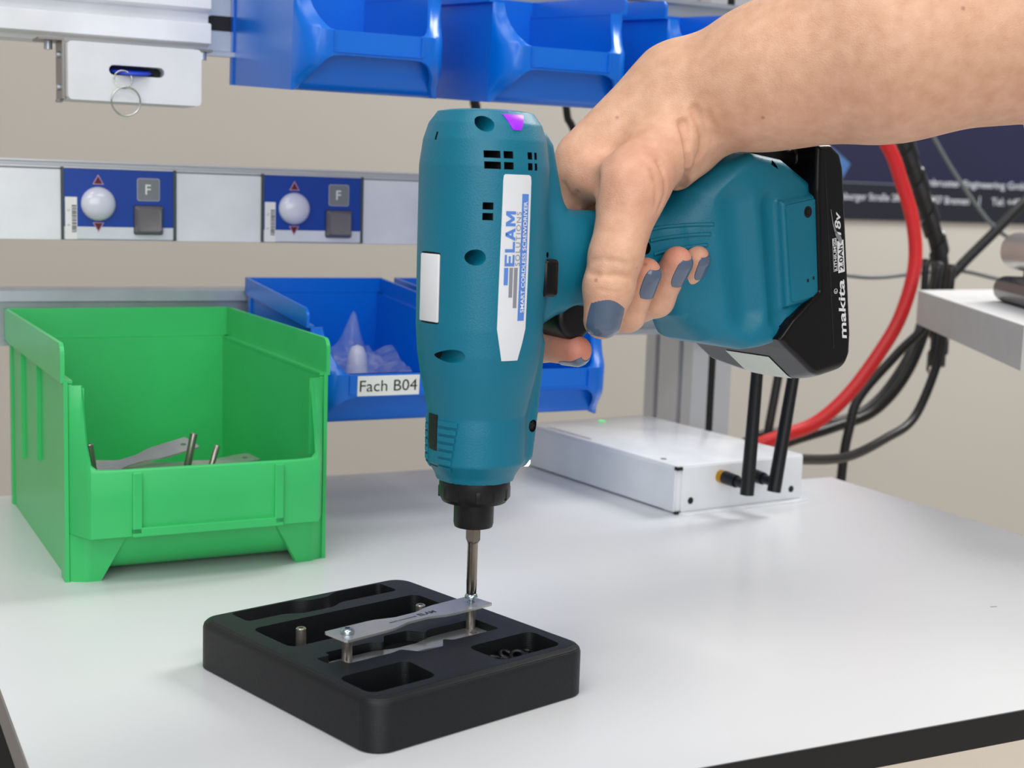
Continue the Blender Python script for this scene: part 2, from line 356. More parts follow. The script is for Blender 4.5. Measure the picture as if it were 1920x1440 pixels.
# ------------------------------------------------------------------ card holder under the upper rail
mat('white_plastic', (222, 224, 228), .35); mat('bracket_grey', (140, 136, 132), .35, .6); mat('tag_blue', (20, 60, 190), .35); mat('ring_steel', (205, 203, 196), .2, 1.0)
def holder():
    t = thing('reel_holder', 'white box with a dark slot hanging under the upper left rail', 'holder', (-.0752, .38, .2625)); x0 = -.0415
    Mf = lambda x, z, y: Matrix(((1, 0, 0, x), (0, 0, -1, y), (0, 1, 0, z), (0, 0, 0, 1)))
    # front plate with slot: ring of quads between outline and slot
    b = B(); O = rrect(.083, .0356, .0028, 5); I = rrect(.0345, .0062, .0031, 5, .0005, .0017)
    def loop(P, y): return [b.bm.verts.new((p[0], y, p[1]+.0178)) for p in P]
    Of, If, Ob, Ib = loop(O, -.0195), loop(I, -.0195), loop(O, .015), loop(I, -.008); n = len(O)
    for i in range(n):
        j = (i+1) % n
        b.bm.faces.new((Of[i], Of[j], If[j], If[i])); b.bm.faces.new((Of[i], Ob[i], Ob[j], Of[j])); b.bm.faces.new((If[i], If[j], Ib[j], Ib[i]))
    b.bm.faces.new(Ob); bd = b.out('box', 'white_plastic', t, angle=30)
    B().b2((-.0175, -.0085, .0162), (.0182, -.0075, .0228)).out('slot', 'slot_black', t)
    B().prism([(-.0575, .0362), (-.0435, .0362), (-.0435, .0005), (-.0417, .0005), (-.0417, .0376), (-.0575, .0376)], -.015, .010, Matrix(((1, 0, 0, 0), (0, 0, -1, 0), (0, 1, 0, 0), (0, 0, 0, 1)))).out('bracket', 'bracket_grey', t)
    B().b2((.0417, -.004, .0362), (.053, .015, .0376)).out('bracket', 'bracket_grey', t)
    for x in (-.050, .0475): B().cyl((x, .002, .031), (x, .002, .0365), .0026, .0026, 12).out('bolt', 'steel_zinc', t, angle=30)
    for z in (.028, .008): B().cyl((-.0452, .001, z), (-.0435, .001, z), .0022, .0022, 12).out('bolt', 'steel_zinc', t, angle=30)
    B().b2((-.045, .0, -.0012), (-.0417, .008, .0006)).out('bracket_foot', 'bracket_grey', t)
    g = B().lathe([(0, -.0012), (.012, -.001), (.0135, 0), (.012, .001), (0, .0012)], 28, Matrix.Translation((-.002, -.012, .0196)) @ Matrix.Rotation(math.radians(12), 4, 'X')).out('key_tag', 'tag_blue', None, smooth=True)
    g.location = (-.0752, .38, .2625); tag(g, 'blue round tag peeking out of the white holder slot', 'tag')
    r1 = B().torus(.0056, .00045, Matrix.Translation((-.0088, -.0235, .0137)) @ Matrix.Rotation(math.radians(80), 4, 'X')).out('wire_ring', 'ring_steel', None, smooth=True); r1.location = (-.0752, .38, .2625); tag(r1, 'small steel wire ring through the blue tag', 'ring')
    r2 = B().torus(.0089, .00055, Matrix.Translation((-.0075, -.0252, .0002)) @ Matrix.Rotation(math.radians(96), 4, 'X')).out('wire_ring', 'ring_steel', None, smooth=True); r2.location = (-.0752, .38, .2625); tag(r2, 'larger steel key ring hanging below the white holder', 'ring')
holder()

# ------------------------------------------------------------------ open-fronted storage bins
mat('bin_blue', (0, 108, 216), .3, var=.02, spec=.45); mat('bin_green', (58, 188, 104), .33, var=.035, scale=25, spec=.45, bump=.05, bscale=200)
def interp(x, tab):
    for (a, p), (b, q) in zip(tab, tab[1:]):
        if x <= b: return p+(q-p)*max(0, min(1, (x-a)/(b-a)))
    return tab[-1][1]
def bin_mesh(W, L, H, yo, ht, hb, cols, rim, wall, prof, corner, t=.0018, e=.003, lin=False):
    """one moulded open-front bin, origin back bottom centre, front towards -y"""
    b = B(); hw = W/2
    b.b2((-hw+t, -.0022, 0), (hw-t, 0, H-rim)); b.b2((-hw+t, prof[0][0]-.001, .001), (hw-t, -.001, .0028))
    for sg in (-1, 1):
        M = Matrix(((0, 0, 1, 0), (1, 0, 0, 0), (0, 1, 0, 0), (0, 0, 0, 1)))
        P = [(0, 0), (-L, 0), (-L, wall), (-L+.0015, H-rim-.0007), (0, H-rim-.0007)]; z0, z1 = sorted((sg*hw, sg*(hw-t))); b.prism(P, z0, z1, M)
        P2 = [(e, H-rim-.0014), (-L-.0005, H-rim-.0014)]+[(-L-.0005+.006*(1-math.cos(a)), H-.006+.006*math.sin(a)) for a in [math.pi/2*i/5 for i in range(6)]]+[(e, H)]; z0, z1 = sorted((sg*(hw+e), sg*(hw+e-t))); b.prism(P2, z0, z1, M)
        z0, z1 = sorted((sg*(hw+e-.0003), sg*(hw-t-.0003))); b.prism([(-.0005, H-rim-.0016), (-L-.0002, H-rim-.0016), (-L-.0002, H-rim), (-.0005, H-rim)], z0, z1, M)
        # corner ribs at the back
        b.b2((sg*hw-.0012, -.006, 0), (sg*hw+.0012, .0008, H-rim))
    b.b2((-hw-e, e-t, H-rim-.001), (hw+e, e, H)); b.b2((-hw-e, -.001, H-rim-.0014), (hw+e, e, H-rim))
    # front frame: stiles and lip
    S_ = [-s for s in ()]
    xs = [-hw+s for s in cols]+[hw-s for s in reversed(cols)]; K = len(yo)-1; g = []; g2 = []
    for x in xs:
        s = hw-abs(x); lo, hi = interp(s, hb), interp(s, ht); k = min(1, s/corner); gg = k if lin else math.sqrt(max(0, 1-(1-k)**2)); col = []; col2 = []; rows = [lo]+[min(max(q[0], lo), hi) for q in yo[1:-1]]+[hi]
        for i in range(K+1):
            h = rows[i]; y = -L-interp(h, yo)*gg; col.append(b.bm.verts.new((x, y, h))); col2.append(b.bm.verts.new((x*(1-.0012/hw), y+t, h)))
        g.append(col); g2.append(col2)
    n = len(xs)
    for a in range(n-1):
        for i in range(K): b.bm.faces.new((g[a][i], g[a+1][i], g[a+1][i+1], g[a][i+1])); b.bm.faces.new((g2[a][i], g2[a][i+1], g2[a+1][i+1], g2[a+1][i]))
        for i in (0, K): b.bm.faces.new((g[a][i], g2[a][i], g2[a+1][i], g[a+1][i]))
    for a in (0, n-1):
        for i in range(K): b.bm.faces.new((g[a][i], g[a][i+1], g2[a][i+1], g2[a][i]))
    # curved front wall behind the frame
    def half(y, z):
        off = -L-y
        if off <= 0: return hw-t
        g0 = min(.999, (off+.0012)/max(1e-6, interp(z, yo))); return hw-max(t, corner*(g0 if lin else 1-math.sqrt(1-g0*g0))+.0012)
    A = [[b.bm.verts.new((sg*half(y, z), y+dy, z+dz)) for (y, z) in prof] for sg in (-1, 1) for dy, dz in ((0, 0), (.0016, .0006))]
    for i in range(len(prof)-1):
        b.bm.faces.new((A[0][i], A[2][i], A[2][i+1], A[0][i+1])); b.bm.faces.new((A[1][i], A[1][i+1], A[3][i+1], A[3][i]))
        b.bm.faces.new((A[0][i], A[0][i+1], A[1][i+1], A[1][i])); b.bm.faces.new((A[2][i], A[3][i], A[3][i+1], A[2][i+1]))
    bmesh.ops.dissolve_degenerate(b.bm, dist=1e-6, edges=b.bm.edges)
    return b
def blue_parts():
    W, L, H = .0968, .137, .0755
    yo = [(0, 0), (.003, .003), (.006, .0065), (.010, .0125), (.014, .0175), (.018, .0203), (.022, .0212), (.037, .0205), (.040, .0175), (.0435, .0135), (.048, .009), (.053, .005), (.058, .002), (.0635, .0005)]
    ht = [(0, .0635), (.0075, .0635), (.0085, .056), (.010, .050), (.013, .042), (.017, .0378), (.02, .037)]; hb = [(0, 0), (.003, .0008), (.0065, .006), (.010, .0125), (.014, .0185), (.018, .0215), (.022, .0225)]
    cols = [0, .001, .002, .0035, .005, .0065, .0075, .0085, .010, .012, .0145, .017, .02, .026, .034, .042]
    prof = [(-L+.022, 0), (-L+.008, .0004), (-L+.002, .0022), (-L-.001, .006), (-L-.0025, .012), (-L-.005, .020), (-L-.010, .028), (-L-.0180, .0365)]
    body = bin_mesh(W, L, H, yo, ht, hb, cols, .0105, .062, prof, .016).out('bin_body', 'bin_blue', angle=38)
    h = B(); y = -L-.0215
    h.b2((-.029, y-.0004, .0245), (-.0282, y+.001, .0362)); h.b2((.0275, y-.0012, .0245), (.029, y+.001, .0362)); h.b2((-.029, y-.0004, .024), (.029, y+.001, .0247)); hold = h.out('label_holder', 'bin_blue')
    return body.data, hold.data, [body, hold]
BB, BH, tmp = blue_parts()
for o in tmp: bpy.data.objects.remove(o)
def blue_bin(label, x, y, z, tilt=4.0):
    t = thing('storage_bin', label, 'bin', (x, y, z), (math.radians(tilt), 0, 0), 'blue bins hanging on the rails')
    for n, d in (('bin_body', BB), ('label_holder', BH)): link(bpy.data.objects.new(n, d), t)
    return t
blue_bin('upper blue bin beside the white holder box, leftmost of its row', .0519, .4262, .2816)
blue_bin('upper blue bin above the top of the screwdriver', .1849, .4262, .2816)
blue_bin('upper blue bin mostly hidden behind the forearm', .3179, .4262, .2816)
b04 = blue_bin('lower blue bin labelled Fach B04 holding clear plastic bags', .0642, .4225, .0727)
blue_bin('lower blue bin behind the screwdriver, right of the Fach B04 bin', .1772, .4225, .0727)
lb = B().b2((-.0240, -.1592, .0236), (.0175, -.1580, .0362)).out('label_strip', 'paper_white', b04); tag(lb, 'white tape label reading Fach B04')
flat_text('lettering', 'Fach B04', 'print_black', lb, frame((-.0226, -.15935, .0264), (1, 0, 0), (0, 0, 1)), .0385, .0072, .0)
def green_bin():
    W, L, H = .1420, .202, .1285; t = thing('storage_bin', 'green storage bin standing on the bench with loose metal parts inside', 'bin', (-.0763, .4045, 0), (0, 0, math.radians(1.0)))
    yo = [(0, .004), (.0262, .0055), (.0266, .0175), (.045, .0182), (.0615, .0182), (.064, .0165), (.074, .0125), (.085, .0085), (.095, .0045), (.106, .001)]
    ht = [(0, .106), (.0068, .106), (.0074, .075), (.0084, .0655), (.0110, .0632), (.02, .0628)]; hb = [(0, 0), (.016, 0), (.0285, .0225), (.034, .0267)]
    cols = [0, .001, .002, .004, .0055, .0068, .0074, .0084, .0110, .016, .018, .0195, .022, .025, .0285, .032, .036, .045, .055, .065]
    prof = [(-L+.025, .003), (-L+.010, .0035), (-L+.003, .0065), (-L-.001, .012), (-L-.003, .02), (-L-.007, .034), (-L-.0155, .0615)]
    bin_mesh(W, L, H, yo, ht, hb, cols, .0195, .106, prof, .008, .0022, .0036, True).out('bin_body', 'bin_green', t, angle=38)
    h = B(); y = -L-.0185
    for x0, x1, z0, z1 in ((-.0415, -.0365, .028, .0615), (.0365, .0415, .028, .0615), (-.0415, .0415, .0265, .0315)): h.b2((x0, y-.0018, z0), (x1, y+.003, z1), .0006)
    h.out('label_holder', 'bin_green', t)
    for sg in (-1, 1):
        x = sg*W/2; xa, xb = sorted((x, x+sg*.0022)); [B().b2((xa, ya, za), (xb, yb, H-.02)).out('wall_rib', 'bin_green', t) for ya, yb, za in ((-L-.001, -L+.011, 0), (-.055, -.05, .04), (-.115, -.11, .05))]
        xi, xj = sorted((sg*(W/2-.0025), sg*(W/2-.0085))); B().b2((xi, -L-.0005, .062), (xj, -L+.0016, .1045)).out('wall_rib', 'bin_green', t)
    return t
gb = green_bin()

# ------------------------------------------------------------------ loose parts in the green bin
mat('strip_steel', (190, 190, 188), .27, .72, var=.08, scale=90); mat('pin_steel', (160, 154, 146), .28, .8); mat('screw_zinc', (176, 190, 200), .22, 1.0); mat('nut_black', (26, 26, 28), .3, .5)
def dogbone(L=.084, w=.0155, waist=.0085, hx=.0355, holes=True):
    """flat strip, wide ends, narrow waist, hole near each end, as an outline"""
    h = L/2; top = [(-h, w/2), (-.0185, w/2*.97), (-.0145, w/2*.9), (-.006, waist/2), (.006, waist/2), (.0145, w/2*.9), (.0185, w/2*.97), (h, w/2)]
    return rpoly(top+[(x, -y) for x, y in reversed(top)], .0016, 3)
def plate_with_holes(outline, holes, t):
    b = B(); tops = []
    for z in (0, t):
        loops = [[b.bm.verts.new((p[0], p[1], z)) for p in lp] for lp in [outline]+holes]; es = []
        for lp in loops: es += [b.bm.edges.new((lp[i], lp[(i+1) % len(lp)])) for i in range(len(lp))]
        bmesh.ops.triangle_fill(b.bm, edges=es, use_beauty=True); tops.append(loops)
    for A, C in zip(*tops):
        for i in range(len(A)): b.bm.faces.new((A[i], A[(i+1) % len(A)], C[(i+1) % len(A)], C[i]))
    return b
def circ(x, y, r, n=14): return [(x+r*math.cos(2*math.pi*i/n), y+r*math.sin(2*math.pi*i/n)) for i in range(n)]
STRIP = plate_with_holes(dogbone(), [circ(-.0355, 0, .0017), circ(.0355, 0, .0017)], .001).out('metal_strip', 'strip_steel'); STRIPM = STRIP.data; bpy.data.objects.remove(STRIP)
def strip(label, loc, rot, group=None):
    o = bpy.data.objects.new('metal_strip', STRIPM); link(o); o.location = loc; o.rotation_euler = rot; return tag(o, label, 'metal strip', group)
R_ = math.radians
strip('grey steel strip leaning up at the left end of the green bin', (-.0985, .262, .0515), (R_(14), R_(-9), R_(20)))
strip('grey steel strip lying flat in the middle of the green bin', (-.077, .262, .0475), (R_(10), R_(2), R_(-6)))
strip('grey steel strip lying lowest in the green bin', (-.088, .272, .043), (R_(4), R_(3), R_(10)))
strip('grey steel strip under the upright pin in the green bin', (-.060, .268, .044), (R_(6), R_(-3), R_(18)))
def pin(name, label, a, b, r, m='pin_steel', group=None):
    o = B().lathe([(0, 0), (r*.9, 0), (r, .0005), (r, (Vector(b)-Vector(a)).length-.0004), (r*.85, (Vector(b)-Vector(a)).length), (r*.45, (Vector(b)-Vector(a)).length), (r*.45, (Vector(b)-Vector(a)).length-.004), (0, (Vector(b)-Vector(a)).length-.004)], 18).out(name, m, None, angle=35)
    o.location = a; o.rotation_euler = (Vector(b)-Vector(a)).to_track_quat('Z', 'Y').to_euler(); return tag(o, label, 'standoff', group)
pin('standoff', 'steel pin standing upright at the left of the green bin', (-.1215, .243, .035), (-.1255, .244, .0665), .0022)
pin('standoff', 'tall tilted steel pin sticking up right of middle in green bin', (-.071, .25, .038), (-.0645, .252, .0685), .0022)
pin('standoff', 'short tilted steel pin nearest the right wall of the green bin', (-.057, .25, .041), (-.0505, .252, .0605), .0018)
for i, (x, y, z, a) in enumerate(((-.095, .30, .012, 20), (-.06, .30, .012, -30), (-.08, .28, .024, 60), (-.07, .25, .03, 5), (-.088, .255, .036, -12))):
    strip('grey steel strip buried low in the heap of the green bin', (x, y, z), (R_(3), R_(2), R_(a)), 'strips buried in the green bin')

# ------------------------------------------------------------------ clear bags in the B04 bin
def film_material():
    m = bpy.data.materials.new('clear_film'); m.use_nodes = True; nt = m.node_tree; b = nt.nodes['Principled BSDF']
    b.inputs['Base Color'].default_value = (.82, .86, .95, 1); b.inputs['Roughness'].default_value = .08; b.inputs['Specular IOR Level'].default_value = 1.0
    n = nt.nodes.new('ShaderNodeTexNoise'); n.inputs['Scale'].default_value = 120; tc = nt.nodes.new('ShaderNodeTexCoord'); nt.links.new(tc.outputs['Object'], n.inputs['Vector'])
    r = nt.nodes.new('ShaderNodeMapRange'); r.inputs[3].default_value = .0; r.inputs[4].default_value = .32; nt.links.new(n.outputs['Fac'], r.inputs[0]); nt.links.new(r.outputs[0], b.inputs['Alpha']); MATS['clear_film'] = m
film_material(); mat('milky_plastic', (205, 208, 225), .25, alpha=.85)
def bag(label, c, sx, sy, amp, tip, seed, rot):
    rnd = random.Random(seed); n = 14; V = []; ph = [rnd.uniform(0, 6) for _ in range(8)]
    for i in range(n+1):
        for j in range(n+1):
            x, y = -1+2*i/n, -1+2*j/n; z = amp*(math.sin(3.1*x+ph[0])*math.cos(2.7*y+ph[1])+.6*math.sin(7*x+4*y+ph[2])+.4*math.sin(11*y-6*x+ph[3])+.3*math.sin(17*x+ph[4]))+tip*math.exp(-((x-.2)**2*9+(y-.3)**2*7))
            V.append((x*sx, y*sy, z+rnd.uniform(-1, 1)*amp*.15))
    o = mesh('plastic_bag', V, [(i*(n+1)+j, (i+1)*(n+1)+j, (i+1)*(n+1)+j+1, i*(n+1)+j+1) for i in range(n) for j in range(n)], 'clear_film', None, smooth=True)
    o.location = c; o.rotation_euler = rot; return tag(o, label, 'plastic bag')
bag('crumpled clear plastic bag lying flat in the front of the Fach B04 bin', (.0625, .332, .093), .035, .033, .002, .003, 4, (R_(8), R_(-10), R_(-10)))
bag('clear plastic bag with a peak standing at the back of the Fach B04 bin', (.071, .362, .098), .022, .021, .0025, .030, 9, (R_(10), 0, R_(20)))
ck = B().lathe([(0, .022), (.004, .0205), (.0065, .015), (.0072, .006), (.0072, 0)], 20).out('plastic_plug', 'milky_plastic', None, smooth=True); ck.location = (.0665, .335, .087); tag(ck, 'milky white rounded plastic plug among the clear bags in Fach B04', 'plug')

# ------------------------------------------------------------------ printed assembly tray
def print_material():
    m = mat('printed_black', (18, 19, 22), .45, var=.1, scale=60, spec=.35); nt = m.node_tree; b = nt.nodes['Principled BSDF']; tc = next(n for n in nt.nodes if n.type == 'TEX_COORD')
    w = nt.nodes.new('ShaderNodeTexWave'); w.bands_direction = 'Z'; w.inputs['Scale'].default_value = 520; w.inputs['Distortion'].default_value = .6; nt.links.new(tc.outputs['Object'], w.inputs['Vector'])
    n = nt.nodes.new('ShaderNodeTexNoise'); n.inputs['Scale'].default_value = 900; nt.links.new(tc.outputs['Object'], n.inputs['Vector'])
    a = nt.nodes.new('ShaderNodeMath'); a.operation = 'ADD'; nt.links.new(w.outputs['Fac'], a.inputs[0]); nt.links.new(n.outputs['Fac'], a.inputs[1])
    bp = nt.nodes.new('ShaderNodeBump'); bp.inputs['Strength'].default_value = .3; bp.inputs['Distance'].default_value = .0003; nt.links.new(a.outputs[0], bp.inputs['Height']); nt.links.new(bp.outputs[0], b.inputs['Normal'])
print_material()
TRX, TRY, TRA = -.0392, .0002, R_(16)
tray = thing('assembly_tray', 'black printed plastic tray with pockets for strips, pins and nuts', 'tray', (TRX, TRY, 0), (0, 0, TRA))
def tw(a, b, z):
    """tray millimetres to world"""
    c, s = math.cos(TRA), math.sin(TRA); return Vector((TRX+(a*c-b*s)/1000, TRY+(a*s+b*c)/1000, z/1000))
PK = {}
PK['A'] = (rpoly([(-53.5, -58.5), (-20, -58.5), (-18.5, -36), (-53.5, -36)], 5, 5), 5)
PK['B'] = (rpoly([(12.5, -60), (48, -60), (49.5, -38), (12.5, -38)], 5, 5), 13)
PK['C'] = (rpoly([(-47, -20), (-47, -12), (-40, -12), (-40, -8), (-17, -8.5), (-12, -12), (-7, -5), (6, -5), (11, -12), (14, -9.5), (41, -9.5), (41, -27), (14, -27), (11, -23.5), (6, -31), (-7, -31), (-12, -23.5), (-17, -25), (-40, -25), (-40, -20)], 1.6, 3), 17.6)
PK['D'] = (rpoly([(-47.5, 5.5), (44, 5.5), (44, 37), (-47.5, 37)], 5, 5), 4)
PK['E'] = (rpoly([(-43, 47), (-23, 47), (-17, 43), (1, 43), (7, 47), (41, 47), (41, 62), (14, 62), (8, 58), (-3, 58), (-9, 62), (-43, 62)], 3, 3), 6)
def build_tray():
    b = B(); W, D_, r = 116.5, 134.0, 10; prev = None; bm = b.bm; NC = 7
    for ins, z in ((.8, 0), (0, .6), (0, 18.6), (.5, 20.3), (1.7, 21.5), (3.4, 22.1), (4.2, 22.2)):
        lp = [bm.verts.new((x/1000, y/1000, z/1000)) for x, y in rrect(W-2*ins, D_-2*ins, r-ins*.8, NC)]
        if prev:
            for i in range(len(lp)): bm.faces.new((prev[i], prev[(i+1) % len(lp)], lp[(i+1) % len(lp)], lp[i]))
        else: bm.faces.new(lp[::-1])
        prev = lp
    es = [bm.edges.get((prev[i], prev[(i+1) % len(prev)])) for i in range(len(prev))]
    for k, (poly, fz) in PK.items():
        top = [bm.verts.new((x/1000, y/1000, .0222)) for x, y in poly]; bot = [bm.verts.new((x/1000, y/1000, fz/1000)) for x, y in poly]; n = len(top)
        es += [bm.edges.new((top[i], top[(i+1) % n])) for i in range(n)]
        for i in range(n): bm.faces.new((top[i], top[(i+1) % n], bot[(i+1) % n], bot[i]))
        bm.faces.new(bot)
    bmesh.ops.triangle_fill(bm, edges=es, use_beauty=True)
    return b.out('tray_body', 'printed_black', tray, angle=35)
build_tray()
# strip being screwed down, its posts and screws
SA = R_(18.9); sx, sy = math.cos(SA), math.sin(SA); C0 = (-.0355*sx, -.0355*sy)
top_strip = strip('grey steel strip bridging two posts under the screwdriver bit', (C0[0], C0[1], .0300), (0, 0, SA))
pr = frame((C0[0]-.012*sx, C0[1]-.012*sy, .03105), (sx, sy, 0), (-sy, sx, 0)); L0 = Matrix.Rotation(-SA, 4, 'Z') @ Matrix.Translation((-C0[0], -C0[1], -.03))
mat('etch_grey', (66, 66, 72), .5, .5)
flat_text('engraving', 'ELAM', 'etch_grey', top_strip, L0 @ frame((C0[0]+.004*sx+.0014*sy, C0[1]+.004*sy-.0014*sx, .03106), (sx, sy, 0), (-sy, sx, 0)), .0095, .0030, .03)
flat_text('engraving', 'SMART SCREWDRIVER', 'etch_grey', top_strip, L0 @ frame((C0[0]-.013*sx+.001*sy, C0[1]-.013*sy-.001*sx, .03106), (sx, sy, 0), (-sy, sx, 0)), .0155, .0012, .02)
strip('grey steel strip lying in the shaped middle pocket of the tray', tuple(tw(-1, -17.5, 17.8)), (0, 0, TRA+R_(1)))
strip('grey steel strip lying in the rear pocket of the tray', tuple(tw(-1, 53, 6.2)), (0, 0, TRA))
def tray_pin(label, x, y, z0, z1): return pin('standoff', label, (x, y, z0), (x, y, z1), .00225)
tray_pin('steel post under the screwdriver bit', 0, 0, .0178, .0299)
tray_pin('steel post carrying the left end of the bridged strip', -.071*sx, -.071*sy, .0178, .0299)
q = tw(-36, 15.5, 0); tray_pin('steel post standing at the left of the large tray pocket', q.x, q.y, .0041, .0262)
q = tw(27, 12, 0); tray_pin('steel post at the right of the large pocket, just behind the bridged strip', q.x, q.y, .0041, .0262)
def screw(label, x, y, z, rise):
    t = thing('machine_screw', label, 'screw', (x, y, z))
    B().lathe([(.0014, rise), (.0029, rise), (.003, rise+.0008), (.0026, rise+.0017), (.0016, rise+.0022), (0, rise+.0022)], 24).out('screw_head', 'screw_zinc', t, angle=40)
    for k in (0, 1): B().box((0, 0, rise+.0021), (.0023, .0005, .0004), (0, 0, R_(90*k+20))).out('cross_slot', 'slot_black', t)
    pr = [(.0014, rise)]; z_ = rise
    while z_ > -.006+rise*.4: pr += [(.0014, z_-.0002), (.0011, z_-.0004)]; z_ -= .0005
    B().lathe(pr+[(0, pr[-1][1])], 14).out('thread', 'screw_zinc', t)
screw('zinc cross-head screw half driven under the bit', 0, 0, .0311, .0019)
screw('zinc screw seated in the left end of the bridged strip', -.071*sx, -.071*sy, .0311, 0)
NUT = B().torus(.0027, .00105, None, 24, 10).out('lock_ring', 'nut_black', None, smooth=True); NM = NUT.data; bpy.data.objects.remove(NUT)
for i, (a, b_, z, rx, ry) in enumerate(((23, -43, 14.4, 4, 8), (28, -46, 15.4, -6, 3), (31.5, -42, 16, 20, 10), (34.5, -46, 16, 25, -14), (39.5, -43.5, 15.2, -10, 8), (44, -42, 14.4, 3, 3), (26, -40, 15.2, -18, 22), (37, -53, 14.3, 0, 3), (25, -52, 14.3, 2, 0))):
    o = bpy.data.objects.new('lock_ring', NM); link(o); o.location = tw(a, b_, z); o.rotation_euler = (R_(rx), R_(ry), 0); tag(o, 'small black metal ring in the front right tray pocket', 'ring', 'rings in the tray pocket')
# ------------------------------------------------------------------ cordless screwdriver
mat('teal_plastic', (0, 112, 138), .42, bump=.25, bscale=1400, var=.03, spec=.45)
mat('black_plastic', (17, 17, 20), .4, bump=.12, bscale=1200, spec=.35)
mat('black_gloss', (11, 10, 12), .25, spec=.3)
mat('dark_inside', (10, 14, 17), .6)
mat('sticker_white', (226, 228, 232), .35)
mat('print_blue', (92, 136, 214), .4); mat('print_grey', (140, 142, 148), .4); mat('print_white', (236, 238, 240), .4); mat('print_black', (16, 16, 18), .4)
mat('bit_steel', (150, 140, 128), .3, 1.0); mat('screw_black', (24, 24, 26), .3, .6)
mat('indicator_purple', (150, 30, 236), .3, emit=.32)
mat('led_white', (255, 250, 240), .3, emit=9.0)
mat('cream_plastic', (206, 210, 200), .4)
TOOLROT = math.radians(11.493)
TOOLZ = .0106
tool = thing('cordless_screwdriver', 'teal cordless pistol screwdriver held upright, bit on a screw above the black tray', 'screwdriver', (0, 0, TOOLZ), (0, 0, TOOLROT))
PROF = [(0, 77.5), (16.6, 77.5), (17.4, 80), (21.0, 86), (21.2, 100), (21.0, 107), (23.2, 118), (24.8, 125.5), (26.2, 134.5), (27.0, 146), (27.2, 175), (27.2, 215), (25.8, 226), (23.6, 233), (20, 238), (15, 238.9), (0, 238.9)]
SPINE = [(0, 84), (22, 82), (26, 86), (28.5, 108), (31, 138), (28.5, 146), (37, 151), (50, 152), (54, 165), (50, 190), (39.5, 197), (31.5, 226), (27, 231), (8, 233), (0, 233)]
TILT = math.radians(9.6); CT, ST = math.cos(TILT), math.sin(TILT)
def nl(p):
    qu, qw = p[:, 0]-180, p[:, 2]-180; return qu*CT+qw*ST, -qu*ST+qw*CT
def uw(n, l): return 180+n*CT-l*ST, 180+n*ST+l*CT
FOOT = [(-36, 53.5), (-15, 47.5), (3.6, 34), (4.6, -25), (-16, -33), (-20, -41), (-45, -41.5), (-62, -35), (-74, -20), (-74, 22), (-62, 40), (-48, 48)]
PAD = [(-21.5, 28), (3.6, 28), (4.2, -24), (-21.5, -24)]
BATT = [(4, 52), (14, 51), (20.4, 45.5), (22.3, 38), (22.3, -46), (20.8, -56), (14.5, -65), (6, -69.5), (1, -69), (-17, -51.5), (-25, -44), (-31, -38), (-20, -30), (0, -20), (1.5, 30)]
HUMP = [(-31, 44), (-31, 53), (-25, 57.5), (-10, 57.5), (-2, 53), (6, 50), (6, 40), (-8, 42)]
def housing(p):
    u, v, w = p[:, 0], p[:, 1], p[:, 2]
    r = (np.abs(u)**F4(2.25)+np.abs(v)**F4(2.25))**F4(1/2.25)
    d = poly2(r, w, PROF)
    d = smin(d, extr(poly2(u, w, SPINE), v, 11, 4.5), F4(4))
    d = smin(d, cone(p, (18, 0, 174), (118, 0, 178), 22.5, 20.5, (1, 1.32, 1))/F4(1.2), F4(9))
    n, l = nl(p); f = extr(poly2(n, l, FOOT), v, 31.8, 5)
    wid = np.abs(v)-(16+np.maximum(n+70, 0)*F4(.62)); f = smax(f, wid*F4(.85), F4(10)); d = smin(d, f, F4(12))
    for a, b, r in ((( -27, 27, 35.6), (-26, -27, 35.6), 6.5), ((-49, 30, 34.0), (-46, -22, 34.0), 9.5)):
        (n0, l0, v0), (n1, l1, v1) = a, b
        q = np.stack([n, l, np.abs(v)], 1); d = smax(d, -cone(q, (n0, l0, v0), (n1, l1, v1), r, r), F4(5))
    d = smin(d, extr(poly2(n, l, PAD), v, 34.2, 2.2), F4(2.5))
    # trigger notch under the handle root
    d = smax(d, -cone(p, (47, -30, 146), (47, 30, 146), 8.5, 8.5), F4(1.5))
    return d
def battery(p):
    n, l = nl(p); v = p[:, 1]; d = extr(poly2(n, l, BATT), v, 36.3, 2.2)
    d = smax(d, -l-(63+6.5*(1-(v/34)**2)), F4(4)); d = smin(d, extr(poly2(n, l, HUMP), v, 23, 5), F4(2))
    u0, w0 = uw(-14, 55); d = smin(d, cone(p, (u0, -14, w0), (u0, 14, w0), 5, 5), F4(3))
    return d
hs = sdf_mesh('housing', housing, (-32, -40, 72), (200, 40, 245), .85, 'teal_plastic', tool)
# drilled screw wells, vent slots and the rear window seat are cut out
cb = B()
def L3(u, v, w): return Vector((u/1000, -v/1000, w/1000))
for u, w, r in ((-14.8, 232.2, 3.3), (-18.6, 177, 3.4), (-23.2, 134.8, 2.9)): cb.cyl(L3(u, 9 if u > -20 else 1, w), L3(u, 40, w), r/1000, n=24)
for fc in cb.bm.faces: fc.material_index = 1 if len(fc.verts) == 4 else 0
def slot(a0, a1, w0, w1, r0=15, r1=34):
    a0, a1 = math.radians(a0), math.radians(a1); ua, ub = sorted((27.2*math.sin(a0), 27.2*math.sin(a1)))
    cb.b2((ua/1000, -.034, w0/1000), (ub/1000, -.0135, w1/1000))
for w0 in (218.3, 213.8):
    slot(-38, -22.5, w0, w0+3); slot(-19.5, -10, w0, w0+3); slot(6, 11.5, w0, w0+3); slot(14.5, 18, w0, w0+3)
for w0 in (197.0, 192.6): slot(-38.5, -28.5, w0, w0+3)
cb.box(L3(-28.4, 0, 163), (.0045, .0146, .0308), None, .0012)
